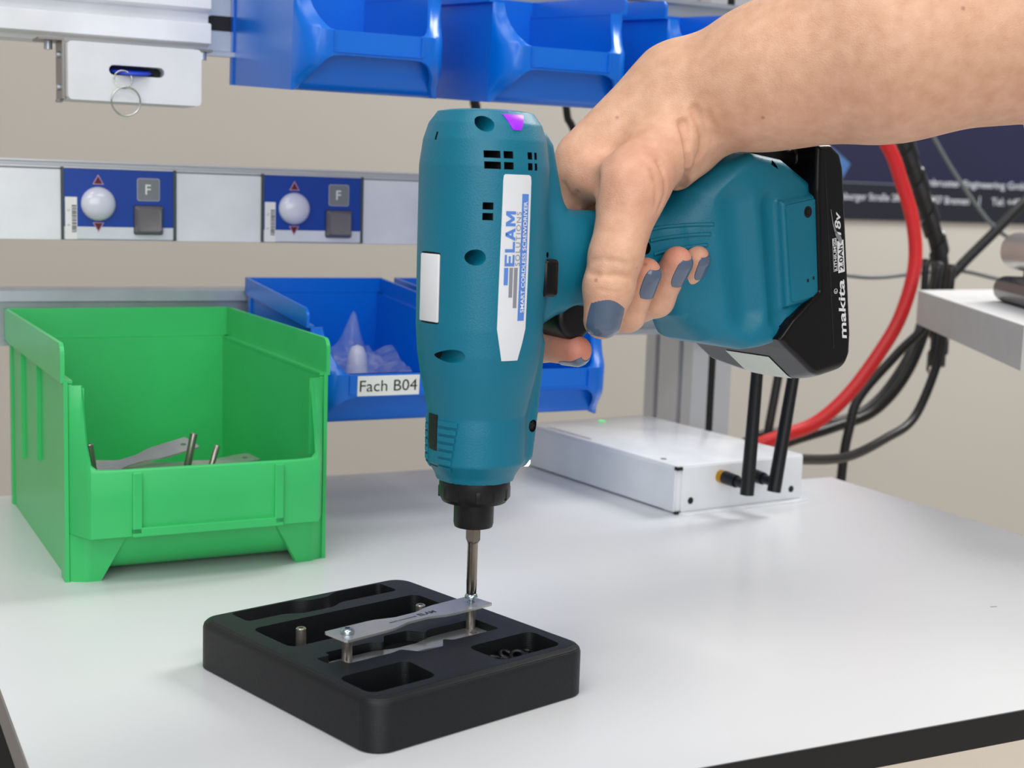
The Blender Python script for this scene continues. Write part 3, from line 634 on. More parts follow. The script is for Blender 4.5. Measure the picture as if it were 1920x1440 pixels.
cb.cyl(L3(23.5, 5, 101), L3(23.5, 14, 101), .0028, n=20); cb.cyl(L3(20, 12, 178), L3(20, 30, 178), .0013, n=14); cb.box(L3(-25.5, 0, 227), (.006, .0013, .0034))
cb.cyl(L3(148, 30.5, 222.5), L3(159, 30.5, 215), .0016, .0009, 12); cb.cyl(L3(161.5, 30.8, 142), L3(170, 30.8, 148), .0014, .0009, 12)
u0, w0 = uw(-4.2, 20.5); cb.cyl(L3(u0, 31.5, w0), L3(u0, 40, w0), .0028, n=20)
cb.cyl(L3(83, 11, 181), L3(83, 25, 181), .0032, n=20)
cut = cb.out('cutter', 'dark_inside', tool); cut.data.materials.append(MATS['teal_plastic'])
hs.data.materials.append(MATS['dark_inside']); 
bo = hs.modifiers.new('cut', 'BOOLEAN'); bo.object = cut; bo.operation = 'DIFFERENCE'; bo.solver = 'EXACT'; bo.material_mode = 'TRANSFER'
dg = bpy.context.evaluated_depsgraph_get(); me = bpy.data.meshes.new_from_object(hs.evaluated_get(dg)); hs.modifiers.clear(); hs.data = me; me.name = 'housing'
me.polygons.foreach_set('use_smooth', [True]*len(me.polygons)); me.set_sharp_from_angle(angle=math.radians(32)); bpy.data.objects.remove(cut)
# patches wrapped on the barrel: a = angle (deg) from the viewer side towards the handle, w = height
def wrap(pts, lift, fn=housing):
    pts = np.array(pts, F4); a = np.radians(pts[:, 0]); d = np.stack([np.sin(a), np.cos(a), 0*a], 1); P = d*45; P[:, 2] = pts[:, 1]
    Q = root(fn, P, -d); return Q+d*lift
def wrap_patch(name, outline_rows, lift, m, parent, n=8):
    """outline_rows: list of (w, a_left, a_right)"""
    pts = []; 
    for w, a0, a1 in outline_rows:
        for i in range(n+1): pts.append((a0+(a1-a0)*i/n, w))
    V = wrap(pts, lift); f = []; R = len(outline_rows)
    for j in range(R-1):
        for i in range(n): k = j*(n+1)+i; f.append((k, k+1, k+n+2, k+n+1))
    V0 = wrap(pts, -.3); k = len(V); allv = np.concatenate([V, V0])
    ring = list(range(n+1))+[j*(n+1)+n for j in range(1, R)]+[(R-1)*(n+1)+i for i in range(n-1, -1, -1)]+[j*(n+1) for j in range(R-2, 0, -1)]
    for a, b in zip(ring, ring[1:]+ring[:1]): f.append((a, b, b+k, a+k))
    o = mesh(name, mm(allv), f, m, parent, angle=40); bm = bmesh.new(); bm.from_mesh(o.data); bmesh.ops.recalc_face_normals(bm, faces=bm.faces); bm.to_mesh(o.data); bm.free(); return o
def wrap_text(name, s, m, parent, a_top, w0, height, length, lift, bold=0.0, shear=0.0, space=1.0):
    v, f = text_geo(s, length, height, bold, shear, space); dr = 180/math.pi/27.2
    return mesh(name, mm(wrap([(a_top+(height-b)*dr, w0+a) for a, b in v], lift)), f, m, parent)
rows = [(211.8, -18, 7), (211.2, -19.2, 9), (209, -19.7, 9.7), (200, -19.8, 9.7), (180, -20.3, 9.7), (160, -20.8, 9.3), (147, -21, 9), (141, -18.5, 6.5), (133.4, -15, 2.5)]
st = wrap_patch('label_sticker', rows, .35, 'sticker_white', tool); tag(st, 'white vertical brand label with blue and grey print')
D = 180/math.pi/27.2
def logo():
    P = {0: [[(0, 0), (.92, 0), (.92, .2), (.26, .2), (.26, .8), (.92, .8), (.92, 1), (0, 1)], [(.26, .4), (.82, .4), (.82, .6), (.26, .6)]], 1.12: [[(0, 0), (.85, 0), (.85, .22), (.26, .22), (.26, 1), (0, 1)]],
         2.04: [[(0, 0), (.27, 0), (.63, 1), (.38, 1)], [(.75, 0), (1.02, 0), (.64, 1), (.39, 1)], [(.24, .2), (.78, .2), (.7, .4), (.32, .4)]],
         3.2: [[(0, 0), (.25, 0), (.25, 1), (0, 1)], [(.95, 0), (1.2, 0), (1.2, 1), (.95, 1)], [(.02, 1), (.3, 1), (.6, .45), (.9, 1), (1.18, 1), (.7, .12), (.5, .12)]]}
    V = []; f = []
    for x0, polys in P.items():
        for pl in polys:
            f.append(tuple(range(len(V), len(V)+len(pl)))); V += [((x0+x)/4.4, y) for x, y in pl]
    mesh('lettering', mm(wrap([(-16.2+(1-y)*4.6*D, 173.6+x*23) for x, y in V], .5)), f, 'print_blue', st)
logo()
wrap_text('lettering', 'SOLUTIONS', 'print_grey', st, -5.7, 173.8, 2.4, 22.6, .5, space=1.25)
wrap_patch('print_bar', [(173, -16.4, -12.4), (169, -16.4, -12.4), (165.7, -16.4, -12.4)], .45, 'print_blue', st, 3)
wrap_patch('print_bar', [(173, -11.2, -7.6), (165, -11.2, -7.6), (160.5, -11.2, -7.6)], .45, 'print_grey', st, 3)
wrap_patch('print_bar', [(173, -6.4, -2.6), (165, -6.4, -2.6), (156, -6.4, -2.6)], .45, 'print_grey', st, 3)
wrap_patch('print_banner', [(203.9, -.2, 7), (190, -.2, 7), (175, -.4, 6.8), (160, -.6, 6.6), (150.5, -.8, 6.4)], .45, 'print_blue', st, 4)
wrap_text('lettering', 'SMART CORDLESS SCREWDRIVER', 'print_white', st, 1.5, 154, 1.9, 46.8, .62, bold=.012)
wn = B().box(L3(-26.9, 0, 163), (.0014, .0134, .0290), None, .0006).out('status_window', 'sticker_white', tool, angle=40); tag(wn, 'pale glossy status window let into the rear of the barrel')
wrap_patch('indicator_light', [(238.5, -21, 9), (236.5, -17.5, 11), (234, -13.5, 6.5), (231.5, -10.5, 3), (230.2, -8.5, 0)], .4, 'indicator_purple', tool, 6)
# ribbed clutch cover low on the barrel
for i in range(7):
    w = 105-i*3.35; wrap_patch('grip_rib', [(w+.5, -87, -58-i*1.4), (w-1.7, -87, -58-i*1.4)], .75, 'teal_plastic', tool, 8)
wrap_patch('clutch_slot', [(107.5, -110, -90), (95, -110, -90), (84.5, -109, -90)], .3, 'black_plastic', tool, 3)
for i in range(7):
    w = 105-i*3.35; wrap_patch('grip_rib', [(w+.5, -140, -114), (w-1.7, -140, -114)], .75, 'teal_plastic', tool, 8)
# nose: collar nut, sleeve, bit
Mz = Matrix.Identity(4)
nut = B().lathe([(15.6e-3, .0788), (15.9e-3, .0775), (15.9e-3, .0705), (14.4e-3, .0675), (9.2e-3, .0668)], 48).out('collar_nut', 'black_plastic', tool, angle=30)
for i in range(6):
    a = math.radians(60*i+12); B().box((.01505*math.cos(a), .01505*math.sin(a), .0717), (.0012, .0088, .0052), (0, 0, a), .0003).out('nut_flat', 'black_plastic', nut, angle=30)
B().lathe([(8.6e-3, .0685), (9.0e-3, .068), (9.0e-3, .0575), (8.6e-3, .0558), (3.6e-3, .0555)], 40).out('bit_sleeve', 'black_plastic', tool, angle=30)
bt = B(); bt.lathe([(3.55e-3, .0575), (3.55e-3, .0496), (2.6e-3, .0482)], 6); bt.lathe([(2.6e-3, .0484), (2.35e-3, .0475), (2.35e-3, .0315), (1.9e-3, .0268), (1.35e-3, .0243), (0, .0238)], 24)
bit = bt.out('screw_bit', 'bit_steel', tool, angle=30)
for i in range(4):
    a = math.radians(45+90*i+11); B().cyl((.0016*math.cos(a), .0016*math.sin(a), .0246), (.0023*math.cos(a), .0023*math.sin(a), .0312), .00062, .00008, 8).out('bit_flute', 'dark_inside', bit, smooth=True)
# trigger, direction switch, work light, screws
def trig(p):
    return smax(smax(cone(p, (48, -30, 149), (48, 30, 149), 10.5, 10.5), np.abs(p[:, 1])-10, F4(3)), p[:, 2]-158, F4(1))
sdf_mesh('trigger', trig, (34, -14, 134), (62, 14, 162), 1.0, 'black_plastic', tool)
ds = B().box(L3(21.5, 18.4, 168), (.0085, .0095, .0165), None, .002, 3).out('direction_switch', 'black_gloss', tool, angle=40)
led = B().lathe([(0, -.0018), (1.4e-3, -.0014), (2.0e-3, -.0004), (2.0e-3, .0012), (1.4e-3, .002), (0, .0022)], 20, Matrix.Translation(L3(23.8, 6.2, 83.4))).out('work_light', 'led_white', tool, smooth=True)
def screw_head(u, v, w, r, parent):
    o = B().cyl(L3(u, v-2, w), L3(u, v, w), r, r*.92, 20).out('screw', 'screw_black', parent, angle=30)
    for k in range(3): B().box(L3(u, v+.05, w), (r*1.25, .0002, r*.3), (0, math.radians(60*k), 0)).out('recess', 'dark_inside', o)
screw_head(23.5, 9.6, 101, .0024, tool); screw_head(83, 14.6, 181, .0026, tool); u0, w0 = uw(-4.2, 20.5); screw_head(u0, 35.0, w0, .0022, tool); B().cyl(L3(u0, 34, w0), L3(u0, 34.82, w0), .0029, n=24).out('screw_recess', 'dark_inside', tool)
# cover plate on the foot
def nlp(n, l, v): u, w = uw(n, l); return L3(u, v, w)
pl = B(); pts = rpoly([(-20, 26.3), (3, 26.3), (3.4, -22.3), (-19.4, -22.3)], 2.2, 3)
bm = pl.bm; A = [bm.verts.new(nlp(n, l, 34.0)) for n, l in pts]; Q = [bm.verts.new(nlp(n*.985-.1, l*.985, 34.75)) for n, l in pts]; bm.faces.new(Q)
for i in range(len(A)): bm.faces.new((A[i], A[(i+1) % len(A)], Q[(i+1) % len(A)], Q[i]))
cover = pl.out('foot_cover', 'teal_plastic', tool)
for n in (-6.8, -2.6): B().box(nlp(n, -13.2 if n < -5 else -12.7, 34.8), (.0012, .0003, .0016), (0, -TILT, 0)).out('marker', 'dark_inside', cover)
# grip pad lines on the handle
for k, (w0, w1) in enumerate(((189, 190.2), (184, 185.6), (177.5, 180.5))):
    us = np.linspace(86 if k < 2 else 88, 119-k, 18); V0 = root(housing, [(u, 40, w0+(w1-w0)*((u-86)/33)+2.2*math.sin((u-86)/33*1.6)) for u in us], (0, -1, 0))
    B().tube([L3(q[0], q[1]+.2, q[2]) for q in V0], .0009, 8, 2).out('grip_line', 'teal_plastic', tool, smooth=True)
# foot slits
for n, l, ln in ((-9, 43.2, 13), (-9, -33.4, 13)):
    q = root(housing, [uw(n, l)[:1]+(60,)+uw(n, l)[1:]], (0, -1, 0))[0]
# battery
ba = sdf_mesh('battery', battery, (125, -42, 105), (215, 42, 245), .9, 'black_gloss', tool); tag(ba, 'black slide-on battery pack with white print')
me = ba.data; me.set_sharp_from_angle(angle=math.radians(50))
B().box(nlp(8.2, -4, 36.25), (.0009, .0003, .094), (0, -TILT, 0)).out('seam', 'slot_black', ba)
nlp0 = nlp
def nlp(n, l, v): return nlp0(n-1.4, l, v)
def Mb(n, l): return frame(nlp(n, l, 36.55), nlp(n, l+1, 0)-nlp(n, l, 0), nlp(n-1, l, 0)-nlp(n, l, 0))
def btext(s, m, n, l, wd, ht, bold=0, shear=0.0): return flat_text('lettering', s, m, ba, Mb(n, l), wd, ht, bold, shear)
btext('makita', 'print_white', 17.6, -46.5, 31, 6.3e-0/1, .05, .12) if False else None
flat_text('lettering', 'makita', 'print_white', ba, Mb(19.9, -47.5), .0305, .0052, .02, .15)
flat_text('lettering', 'R', 'print_white', ba, Mb(13.6, -22.5), None, .0011, .01)
bm = B(); bm.torus(.0012, .00014, Mb(13.0, -21.9), 20, 6); bm.out('print_ring', 'print_white', ba)
flat_text('lettering', '18v', 'print_white', ba, Mb(19.0, 5.5), .0122, .0045, .02, .25)
def bquad(n0, n1, l0, l1, m, lift=0.0, sk=0.0):
    V = [nlp(n0, l0, 36.5+lift), nlp(n0, l1, 36.5+lift), nlp(n1, l1+sk, 36.5+lift), nlp(n1, l0, 36.5+lift)]; return mesh('print_box', V, [(0, 1, 2, 3)], m, ba)
bquad(20.6, 15.7, -13.2, 3.0, 'print_white'); 
flat_text('lettering', '2.0Ah', 'print_black', ba, frame(nlp(19.7, -12, 36.62), nlp(0, 1, 0)-nlp(0, 0, 0), nlp(-1, 0, 0)-nlp(0, 0, 0)), .0125, .0032, .02)
bquad(15.3, 12.2, -11.8, 4.8, 'print_white'); bquad(15.1, 12.4, -11.5, 1.0, 'black_gloss', .03)
flat_text('lettering', 'LITHIUM', 'print_white', ba, frame(nlp(14.7, -11.2, 36.6), nlp(0, 1, 0)-nlp(0, 0, 0), nlp(-1, 0, 0)-nlp(0, 0, 0)), .0118, .002, .02)
flat_text('lettering', 'ION', 'print_black', ba, frame(nlp(14.7, 1.2, 36.62), nlp(0, 1, 0)-nlp(0, 0, 0), nlp(-1, 0, 0)-nlp(0, 0, 0)), .0033, .002, .02)
sw = [(16.5, 1.2), (17.6, 3.2), (16.8, 5.0), (14.2, 7.0), (11.5, 12.5), (10.3, 19.5), (10.0, 19.5), (10.9, 12), (12.8, 6.0), (15.0, 2.6)]
mesh('print_swoosh', [nlp(n+2, l, 36.55) for n, l in sw], [tuple(range(len(sw)))], 'print_grey', ba)
pw = [(-16+15.5*i/6, -51.5-16*i/6, -15+30*j/6) for i in range(7) for j in range(7)]
nv = np.array((-.707*(CT-ST), 0, -.707*(ST+CT)), F4); P0 = np.array([(uw(n, l)[0], v, uw(n, l)[1]) for n, l, v in pw], F4)+nv*20; Vw = root(battery, P0, -nv)+nv*.35
o = mesh('grip_insert', mm(Vw), [(i*7+j, i*7+j+1, i*7+j+8, i*7+j+7) for i in range(6) for j in range(6)], 'cream_plastic', ba, smooth=True)
# ------------------------------------------------------------------ right hand and forearm
def skin_material():
    m = mat('skin', (205, 158, 132), .46, var=.05, scale=35, sss=.12, spec=.35); nt = m.node_tree; b = nt.nodes['Principled BSDF']
    tc = next(n for n in nt.nodes if n.type == 'TEX_COORD')
    n1 = nt.nodes.new('ShaderNodeTexNoise'); n1.inputs['Scale'].default_value = 150; n1.inputs['Detail'].default_value = 6; nt.links.new(tc.outputs['Object'], n1.inputs['Vector'])
    r1 = nt.nodes.new('ShaderNodeValToRGB'); e = r1.color_ramp.elements; e[0].position = .3; e[0].color = srgb(213, 163, 134); e[1].position = .7; e[1].color = srgb(228, 181, 153)
    nt.links.new(n1.outputs['Fac'], r1.inputs[0])
    # flushed knuckles and fingertips come from a painted attribute of the skin itself
    at = nt.nodes.new('ShaderNodeAttribute'); at.attribute_name = 'flush'; mx = nt.nodes.new('ShaderNodeMix'); mx.data_type = 'RGBA'
    nt.links.new(at.outputs['Fac'], mx.inputs[0]); nt.links.new(r1.outputs[0], mx.inputs[6]); mx.inputs[7].default_value = srgb(206, 112, 98)
    # freckles
    vo = nt.nodes.new('ShaderNodeTexVoronoi'); vo.inputs['Scale'].default_value = 55; nt.links.new(tc.outputs['Object'], vo.inputs['Vector'])
    r2 = nt.nodes.new('ShaderNodeValToRGB'); r2.color_ramp.elements[0].position = .035; r2.color_ramp.elements[0].color = (1, 1, 1, 1); r2.color_ramp.elements[1].position = .07; r2.color_ramp.elements[1].color = (0, 0, 0, 1)
    nt.links.new(vo.outputs['Distance'], r2.inputs[0])
    ml = nt.nodes.new('ShaderNodeMath'); ml.operation = 'MULTIPLY'; ml.inputs[1].default_value = .5; nt.links.new(r2.outputs[0], ml.inputs[0])
    m2 = nt.nodes.new('ShaderNodeMix'); m2.data_type = 'RGBA'; nt.links.new(ml.outputs[0], m2.inputs[0]); nt.links.new(mx.outputs[2], m2.inputs[6]); m2.inputs[7].default_value = srgb(150, 92, 66)
    nt.links.new(m2.outputs[2], b.inputs['Base Color'])
    v2 = nt.nodes.new('ShaderNodeTexVoronoi'); v2.inputs['Scale'].default_value = 900; v2.feature = 'DISTANCE_TO_EDGE'; nt.links.new(tc.outputs['Object'], v2.inputs['Vector'])
    n3 = nt.nodes.new('ShaderNodeTexNoise'); n3.inputs['Scale'].default_value = 420; n3.inputs['Detail'].default_value = 4; nt.links.new(tc.outputs['Object'], n3.inputs['Vector'])
    ad = nt.nodes.new('ShaderNodeMath'); ad.operation = 'ADD'; nt.links.new(v2.outputs['Distance'], ad.inputs[0]); nt.links.new(n3.outputs['Fac'], ad.inputs[1])
    bp = nt.nodes.new('ShaderNodeBump'); bp.inputs['Strength'].default_value = .28; bp.inputs['Distance'].default_value = .0006; nt.links.new(ad.outputs[0], bp.inputs['Height']); nt.links.new(bp.outputs[0], b.inputs['Normal'])
skin_material()
mat('nail_polish', (84, 100, 124), .22, var=.05, scale=200, coat=.5); mat('sleeve_cotton', (225, 226, 228), .9, bump=.4, bscale=900)
HAND = [  # a, b, ra, rb, blend
    ((330, 200, 300), (250, 140, 292), 47, 45, 1), ((250, 140, 292), (160, 84, 274), 45, 38, 20), ((160, 84, 274), (132, 44, 262), 37, 30, 22), ((132, 44, 262), (112, 14, 251), 29, 25, 22),
    ((108, 4, 253), (69, -14, 221), 23, 14, 14), ((112, 2, 248), (92, -34, 222), 19, 12, 12), ((116, 4, 244), (112, -40, 214), 18, 11, 12), ((120, 10, 240), (128, -36, 206), 16, 10, 12),
    ((108, 10, 236), (82, -8, 214), 17, 14, 12), ((104, 14, 238), (64, 25, 209), 17, 14.5, 10), ((112, 10, 226), (104, 14, 222), 13, 12, 6), ((107, 9, 216), (111, 7, 222), 8.5, 9, 2.5),
    ((66, 22, 208), (66, -12, 212), 9, 10, 10)]
DIGITS = [
    [((65, 25, 209), (52.6, 29, 178), 14, 11.8), ((52.6, 29, 178), (49.6, 28.5, 164), 11.8, 11.2), ((49.6, 28.5, 164), (47.8, 27.5, 149.5), 11.2, 8.7)],
    [((72, -14, 218), (53, -34, 172), 11, 9.2), ((53, -34, 172), (47, -14, 134), 9.2, 7.8), ((47, -14, 134), (50, 8, 133.5), 7.8, 6.9)],
    [((92, -34, 220), (85, -29, 160), 10.5, 8.8), ((85, -29, 160), (78, -8, 146), 8.8, 8), ((78, -8, 146), (76, 13, 150), 8.2, 8), ((76, 13, 150), (75, 25, 170), 8, 7.0)],
    [((112, -40, 214), (105, -28, 162), 10, 8.6), ((105, -28, 165), (98, -9, 149.5), 8.6, 7.8), ((98, -9, 149.5), (97, 10, 156), 8.2, 8), ((97, 10, 156), (95, 24.5, 175), 8, 7.1)],
    [((128, -36, 206), (122, -25, 166), 9, 7.6), ((122, -25, 168), (118, -10, 153), 7.6, 6.8), ((118, -10, 153), (117, 7, 160), 7.2, 7), ((117, 7, 160), (113, 19, 176), 7, 6.4)]]
CREASE = [
    ([(87.4, 32.3, 237.9), (88.0, 34.6, 231.6), (88.8, 35.6, 224.3), (92.3, 31.6, 215.5), (107.1, 12.5, 207.1)], 3.0),
    ([(91.8, 33.7, 244.2), (94.8, 35.6, 238.3), (97.5, 35.7, 233.0), (99.6, 33.7, 226.3), (98.9, 32.0, 222.3)], 2.6),
    ([(94.9, 38.3, 241.2), (99.3, 38.9, 235.1), (103.8, 36.7, 229.1)], 3),
    ([(38.3, 27.4, 175.8), (39.4, 34.3, 176.7), (43.8, 39.8, 176.2), (48.3, 41.8, 174.4)], 1.5),
    ([(37.7, 26.4, 170.5), (39.2, 35.1, 169.9), (44.3, 39.8, 170.1), (49.9, 41.2, 169.3)], 1.5),
    ([(36.9, 32.8, 164.0), (41.8, 39.1, 162.7), (46.3, 41.1, 163.0)], 1.0),
    ([(41.3, 37.2, 180.9), (44.3, 40.1, 180.6), (47.9, 42.0, 179.4)], 1.0),
    ([(66.7, 39.0, 220.5), (69.2, 41.7, 213.2), (70.3, 41.4, 205.9), (67.8, 40.4, 198.2)], 1.6),
    ([(61.6, 40.8, 216.2), (63.5, 42.6, 209.0), (64.2, 41.9, 200.6)], 1.4),
    ([(57.2, -5.3, 204.5), (60.7, -9.5, 200.9), (63.4, -10.6, 198.1)], 1.6),
    ([(54.0, -11.6, 208.4), (57.1, -10.6, 203.4), (60.8, -10.0, 199.7)], 1.8),
]
def hand(p):
    d = None
    for a, b, ra, rb, k in HAND:
        c = cone(p, a, b, ra, rb); d = c if d is None else smin(d, c, F4(k))
    for i, dg_ in enumerate(DIGITS):
        e = None
        for a, b, ra, rb in dg_:
            c = cone(p, a, b, ra, rb); e = c if e is None else smin(e, c, F4(3))
        d = smin(d, e, F4(9 if i == 0 else 3.5))
    for pl, r in CREASE:
        q = np.array(pl); m = np.all((p > q.min(0)-r-4) & (p < q.max(0)+r+4), axis=1)
        if not m.any(): continue
        pp = p[m]; e = None
        for a, b in zip(pl, pl[1:]): c = cone(pp, a, b, r, r); e = c if e is None else np.minimum(e, c)
        d[m] = smax(d[m], -e, F4(1.2))
    d = smax(d, -cone(p, (49, 4, 214), (49, 12, 209), 6, 6), F4(6))
    return d
arm = thing('person', 'bare right arm with grey-blue nail polish gripping the teal screwdriver from above', 'person', (0, 0, TOOLZ), (0, 0, TOOLROT))
body = sdf_mesh('arm_and_hand', hand, (25, -60, 120), (330, 215, 345), .95, 'skin', arm)
V = np.empty(len(body.data.vertices)*3, F4); body.data.vertices.foreach_get('co', V); V = V.reshape(-1, 3)*1000; V[:, 1] *= -1
fl = np.zeros(len(V), F4)
for c, r, s in (((50, 8, 133), 14, .8), ((75, 25, 172), 11, .55), ((95, 25, 178), 11, .6), ((114, 16, 178), 9, .6), ((64, 25, 209), 22, .25), ((47, 28, 150), 14, .25), ((66, 0, 206), 18, .3)):
    fl = np.maximum(fl, s*np.exp(-((V-np.array(c, F4))**2).sum(1)/(r*r)))
at = body.data.attributes.new('flush', 'FLOAT', 'POINT'); at.data.foreach_set('value', fl)
def nail(k, n, ln, wd, back=0.0, lift=.4, tip=0.0):
    """nail plate: c point near the surface, n outward, t towards the finger tip"""
    seg = DIGITS[k][-1]; A_, B_ = np.array(seg[0], float), np.array(seg[1], float); t = (B_-A_)/np.linalg.norm(B_-A_); n = np.array(n, float); n -= t*(n@t); n /= np.linalg.norm(n); s = np.cross(n, t); N = 12; pts = []
    tipfn = lambda p: cone(p, seg[0], seg[1], seg[2], seg[3]); c = B_+t*(seg[3]*.55-back-ln/2)
    for i in range(N+1):
        a = -1+2*i/N; pw = 1.0-(max(0, -a)**4)*.16-(max(0, a)**4)*.38
        for j in range(N+1):
            b = -1+2*j/N; pts.append(c+t*(a*ln/2)+s*(b*wd/2*pw)+n*16)
    Q = root(tipfn, pts, -n, far=17.5); top = []
    for k, q in enumerate(Q):
        a = -1+2*(k//(N+1))/N; b = -1+2*(k % (N+1))/N; e = max(abs(b), -a); top.append(q+n*(lift+.25*(1-b*b)+(tip*max(0, a-.6)/.4)))
    V = np.array(top+[q-n*.5 for q in Q]); f = []; M_ = N+1; K = M_*M_
    for i in range(N):
        for j in range(N): k = i*M_+j; f += [(k, k+1, k+M_+1, k+M_)]
    ring = [i for i in range(M_)]+[i*M_+N for i in range(1, M_)]+[N*M_+j for j in range(N-1, -1, -1)]+[i*M_ for i in range(N-1, 0, -1)]
    for a, b in zip(ring, ring[1:]+ring[:1]): f.append((a, b, b+K, a+K))
    o = mesh('fingernail', mm(V), f, 'nail_polish', arm, angle=50); bm = bmesh.new(); bm.from_mesh(o.data); bmesh.ops.recalc_face_normals(bm, faces=bm.faces); bm.to_mesh(o.data); bm.free(); return o
nail(0, (-.55, .83, -.1), 17, 15.5, back=-2.5, tip=.3)
nail(1, (.15, .25, -1), 13, 11, back=-2)
nail(2, (.22, .95, -.2), 14, 12.3, back=-1)
nail(3, (.26, .95, -.2), 14, 12.3, back=-1)
nail(4, (.3, .9, -.2), 12, 10.5, back=-1)
# loose short sleeve hanging round the upper end of the forearm
ax0, ax1 = np.array((225, 124, 287.)), np.array((300, 176, 297.)); ad = (ax1-ax0)/np.linalg.norm(ax1-ax0); sd = np.cross(ad, (0, 0, 1)); sd /= np.linalg.norm(sd); up = np.cross(sd, ad); V = []; f = []; n = 40; K = 7
for i in range(K):
    for j in range(n):
        a = 2*math.pi*j/n; drop = max(0, -math.sin(a)); r = 50+3*math.sin(5*a+i*.7)+5*drop; off = i*12+16*(1-drop)+2*math.sin(3*a)
        V.append(ax0+ad*off+sd*r*math.cos(a)+up*(r*math.sin(a)-2))
for i in range(K-1):
    for j in range(n): f.append((i*n+j, i*n+(j+1) % n, (i+1)*n+(j+1) % n, (i+1)*n+j))
sl = mesh('shirt_sleeve', mm(np.array(V)), f, 'sleeve_cotton', arm, smooth=True); tag(sl, 'loose white cotton sleeve end'); so = sl.modifiers.new('cloth', 'SOLIDIFY'); so.thickness = .0012
# ------------------------------------------------------------------ router box
mat('router_white', (226, 228, 231), .16, .0, spec=.5); mat('router_side', (226, 230, 235), .38); mat('gold', (200, 150, 40), .3, 1.0); mat('led_green', (90, 235, 130), .4, emit=.6); mat('foot_film', (214, 216, 218), .25)
RA = R_(6.2)
rt = thing('router_box', 'flat white metal router box with two black antennas at the bench rear', 'router', (.2612, .2325, 0), (0, 0, RA)); RW, RL, RH = .1175, .189, .0335
# origin is the near left corner, x along the short end, y along the long side
def router():
    B().b2((.0006, .0012, .0012), (RW, RL, RH), .0016).out('case', 'router_white', rt, angle=30)
    B().b2((-.0002, .003, .0014), (.0008, RL-.001, RH-.0028)).out('side_panel', 'router_side', rt)
    B().b2((.004, -.0002, .0012), (RW-.0015, .0016, RH-.001), .001).out('end_panel', 'router_white', rt, angle=30)
    B().b2((-.0004, -.0002, RH-.003), (.0042, .0035, RH-.0008)).out('corner_gap', 'slot_black', rt); B().b2((-.0004, -.0003, .0002), (.0042, .0025, .0013)).out('corner_gap', 'slot_black', rt)
    B().prism(rrect(RW+.004, .03, .009, 5, RW/2+.004, .008), 0, .0012).out('mounting_flange', 'router_white', rt)
    for x in (.012, RW-.012): B().cyl((x, -.0005, .0088), (x, .0005, .0088), .0024, n=16).out('screw_hole', 'slot_black', rt)
    B().cyl((.008, .026, RH-.0005), (.008, .026, RH+.00012), .0022, n=16).out('screw_hole', 'slot_black', rt)
    B().cyl((.064, .176, RH-.0005), (.064, .176, RH+.0003), .003, n=16).out('status_light', 'led_green', rt)
    b = B(); b.b2((.004, .11, RH), (.007, .165, RH+.0002)); b.out('print_strip', 'print_grey', rt)
    for i, (x, tilt, y1) in enumerate(((.038, R_(2), 0), (.0625, R_(8.5), 0))):
        B().lathe([(.0026, 0), (.0046, .0004), (.0046, .006), (.0038, .0065)], 20, frame((x, .0, .0238), (1, 0, 0), (0, 0, 1))).out('antenna_jack', 'gold', rt, angle=30)
        a = B(); a.cyl((x, -.005, .0238), (x, -.017, .0232), .0047, .0044, 20); a.cyl((x, -.017, .0232), (x, -.0265, .0228), .0034, .0034, 16); an = a.out('antenna_joint', 'black_plastic', rt, angle=35)
        k = B(); base = Vector((x, -.028, .0162)); top = base+Vector((math.sin(tilt)*.12, 0, math.cos(tilt)*.12)); k.cyl(base, top, .0048, .0038, 24); k.out('antenna', 'black_plastic', rt, angle=35)
router()
# ------------------------------------------------------------------ cables
mat('cable_black', (22, 22, 24), .42); mat('cable_red', (206, 30, 34), .4, bump=.15, bscale=700); mat('cable_grey', (104, 110, 112), .4); mat('spiral_black', (26, 26, 29), .3)
def cable(label, pts, r, m='cable_black', name='cable', n=12):
    o = Vector(pts[0]); c = B().tube([Vector(p)-o for p in pts], r, n, 8).out(name, m, None, smooth=True); c.location = o; return tag(c, label, 'cable')
cable('thick red hose curving from the forearm down to the router', [(.5, .445, .40), (.535, .45, .345), (.609, .45, .270), (.631, .45, .235), (.6485, .45, .197), (.654, .45, .1575), (.642, .45, .113), (.62, .45, .0786), (.586, .45, .04), (.551, .452, .0142), (.513, .455, .0028), (.485, .458, -.01), (.47, .458, -.05), (.465, .458, -.12)], .0064, 'cable_red')
cable('black cable looping from under the grey shelf to the router back', [(.728, .50, .16), (.721, .50, .1023), (.699, .50, .05), (.662, .50, .0143), (.611, .497, .0008), (.545, .49, -.0115), (.50, .485, -.03), (.48, .48, -.10)], .0052)
cable('black cable nearest the bench edge, plugged into the router end', [(.70, .45, .16), (.6955, .45, .0999), (.689, .45, .062), (.6575, .44, .0172), (.6077, .42, .0035), (.52, .37, .0), (.43, .325, .012), (.388, .306, .0205)], .0042)
cable('black cable dropping behind the bench past its right end', [(.71, .478, .16), (.6996, .478, .104), (.6666, .478, .0734), (.6238, .478, .0328), (.6134, .478, .0022), (.6077, .478, -.0466), (.604, .478, -.2)], .0045)
cable('thin black cable crossing behind the red hose below the shelf', [(.755, .545, .16), (.748, .54, .093), (.712, .53, .043), (.662, .52, .010), (.59, .515, -.002), (.53, .51, -.006), (.50, .51, -.03), (.49, .51, -.10)], .0038)
cable('thin black cable behind the antennas', [(.549, .5, .10), (.5441, .5, .0543), (.5358, .5, -.0009), (.533, .5, -.03), (.53, .5, -.12)], .0042)
cable('thin grey cable slanting down to the silver device', [(.76, .6, .34), (.807, .6, .2812), (.8447, .6, .2405), (.887, .6, .2016), (.915, .6, .184), (.94, .6, .178)], .0022, 'cable_grey')
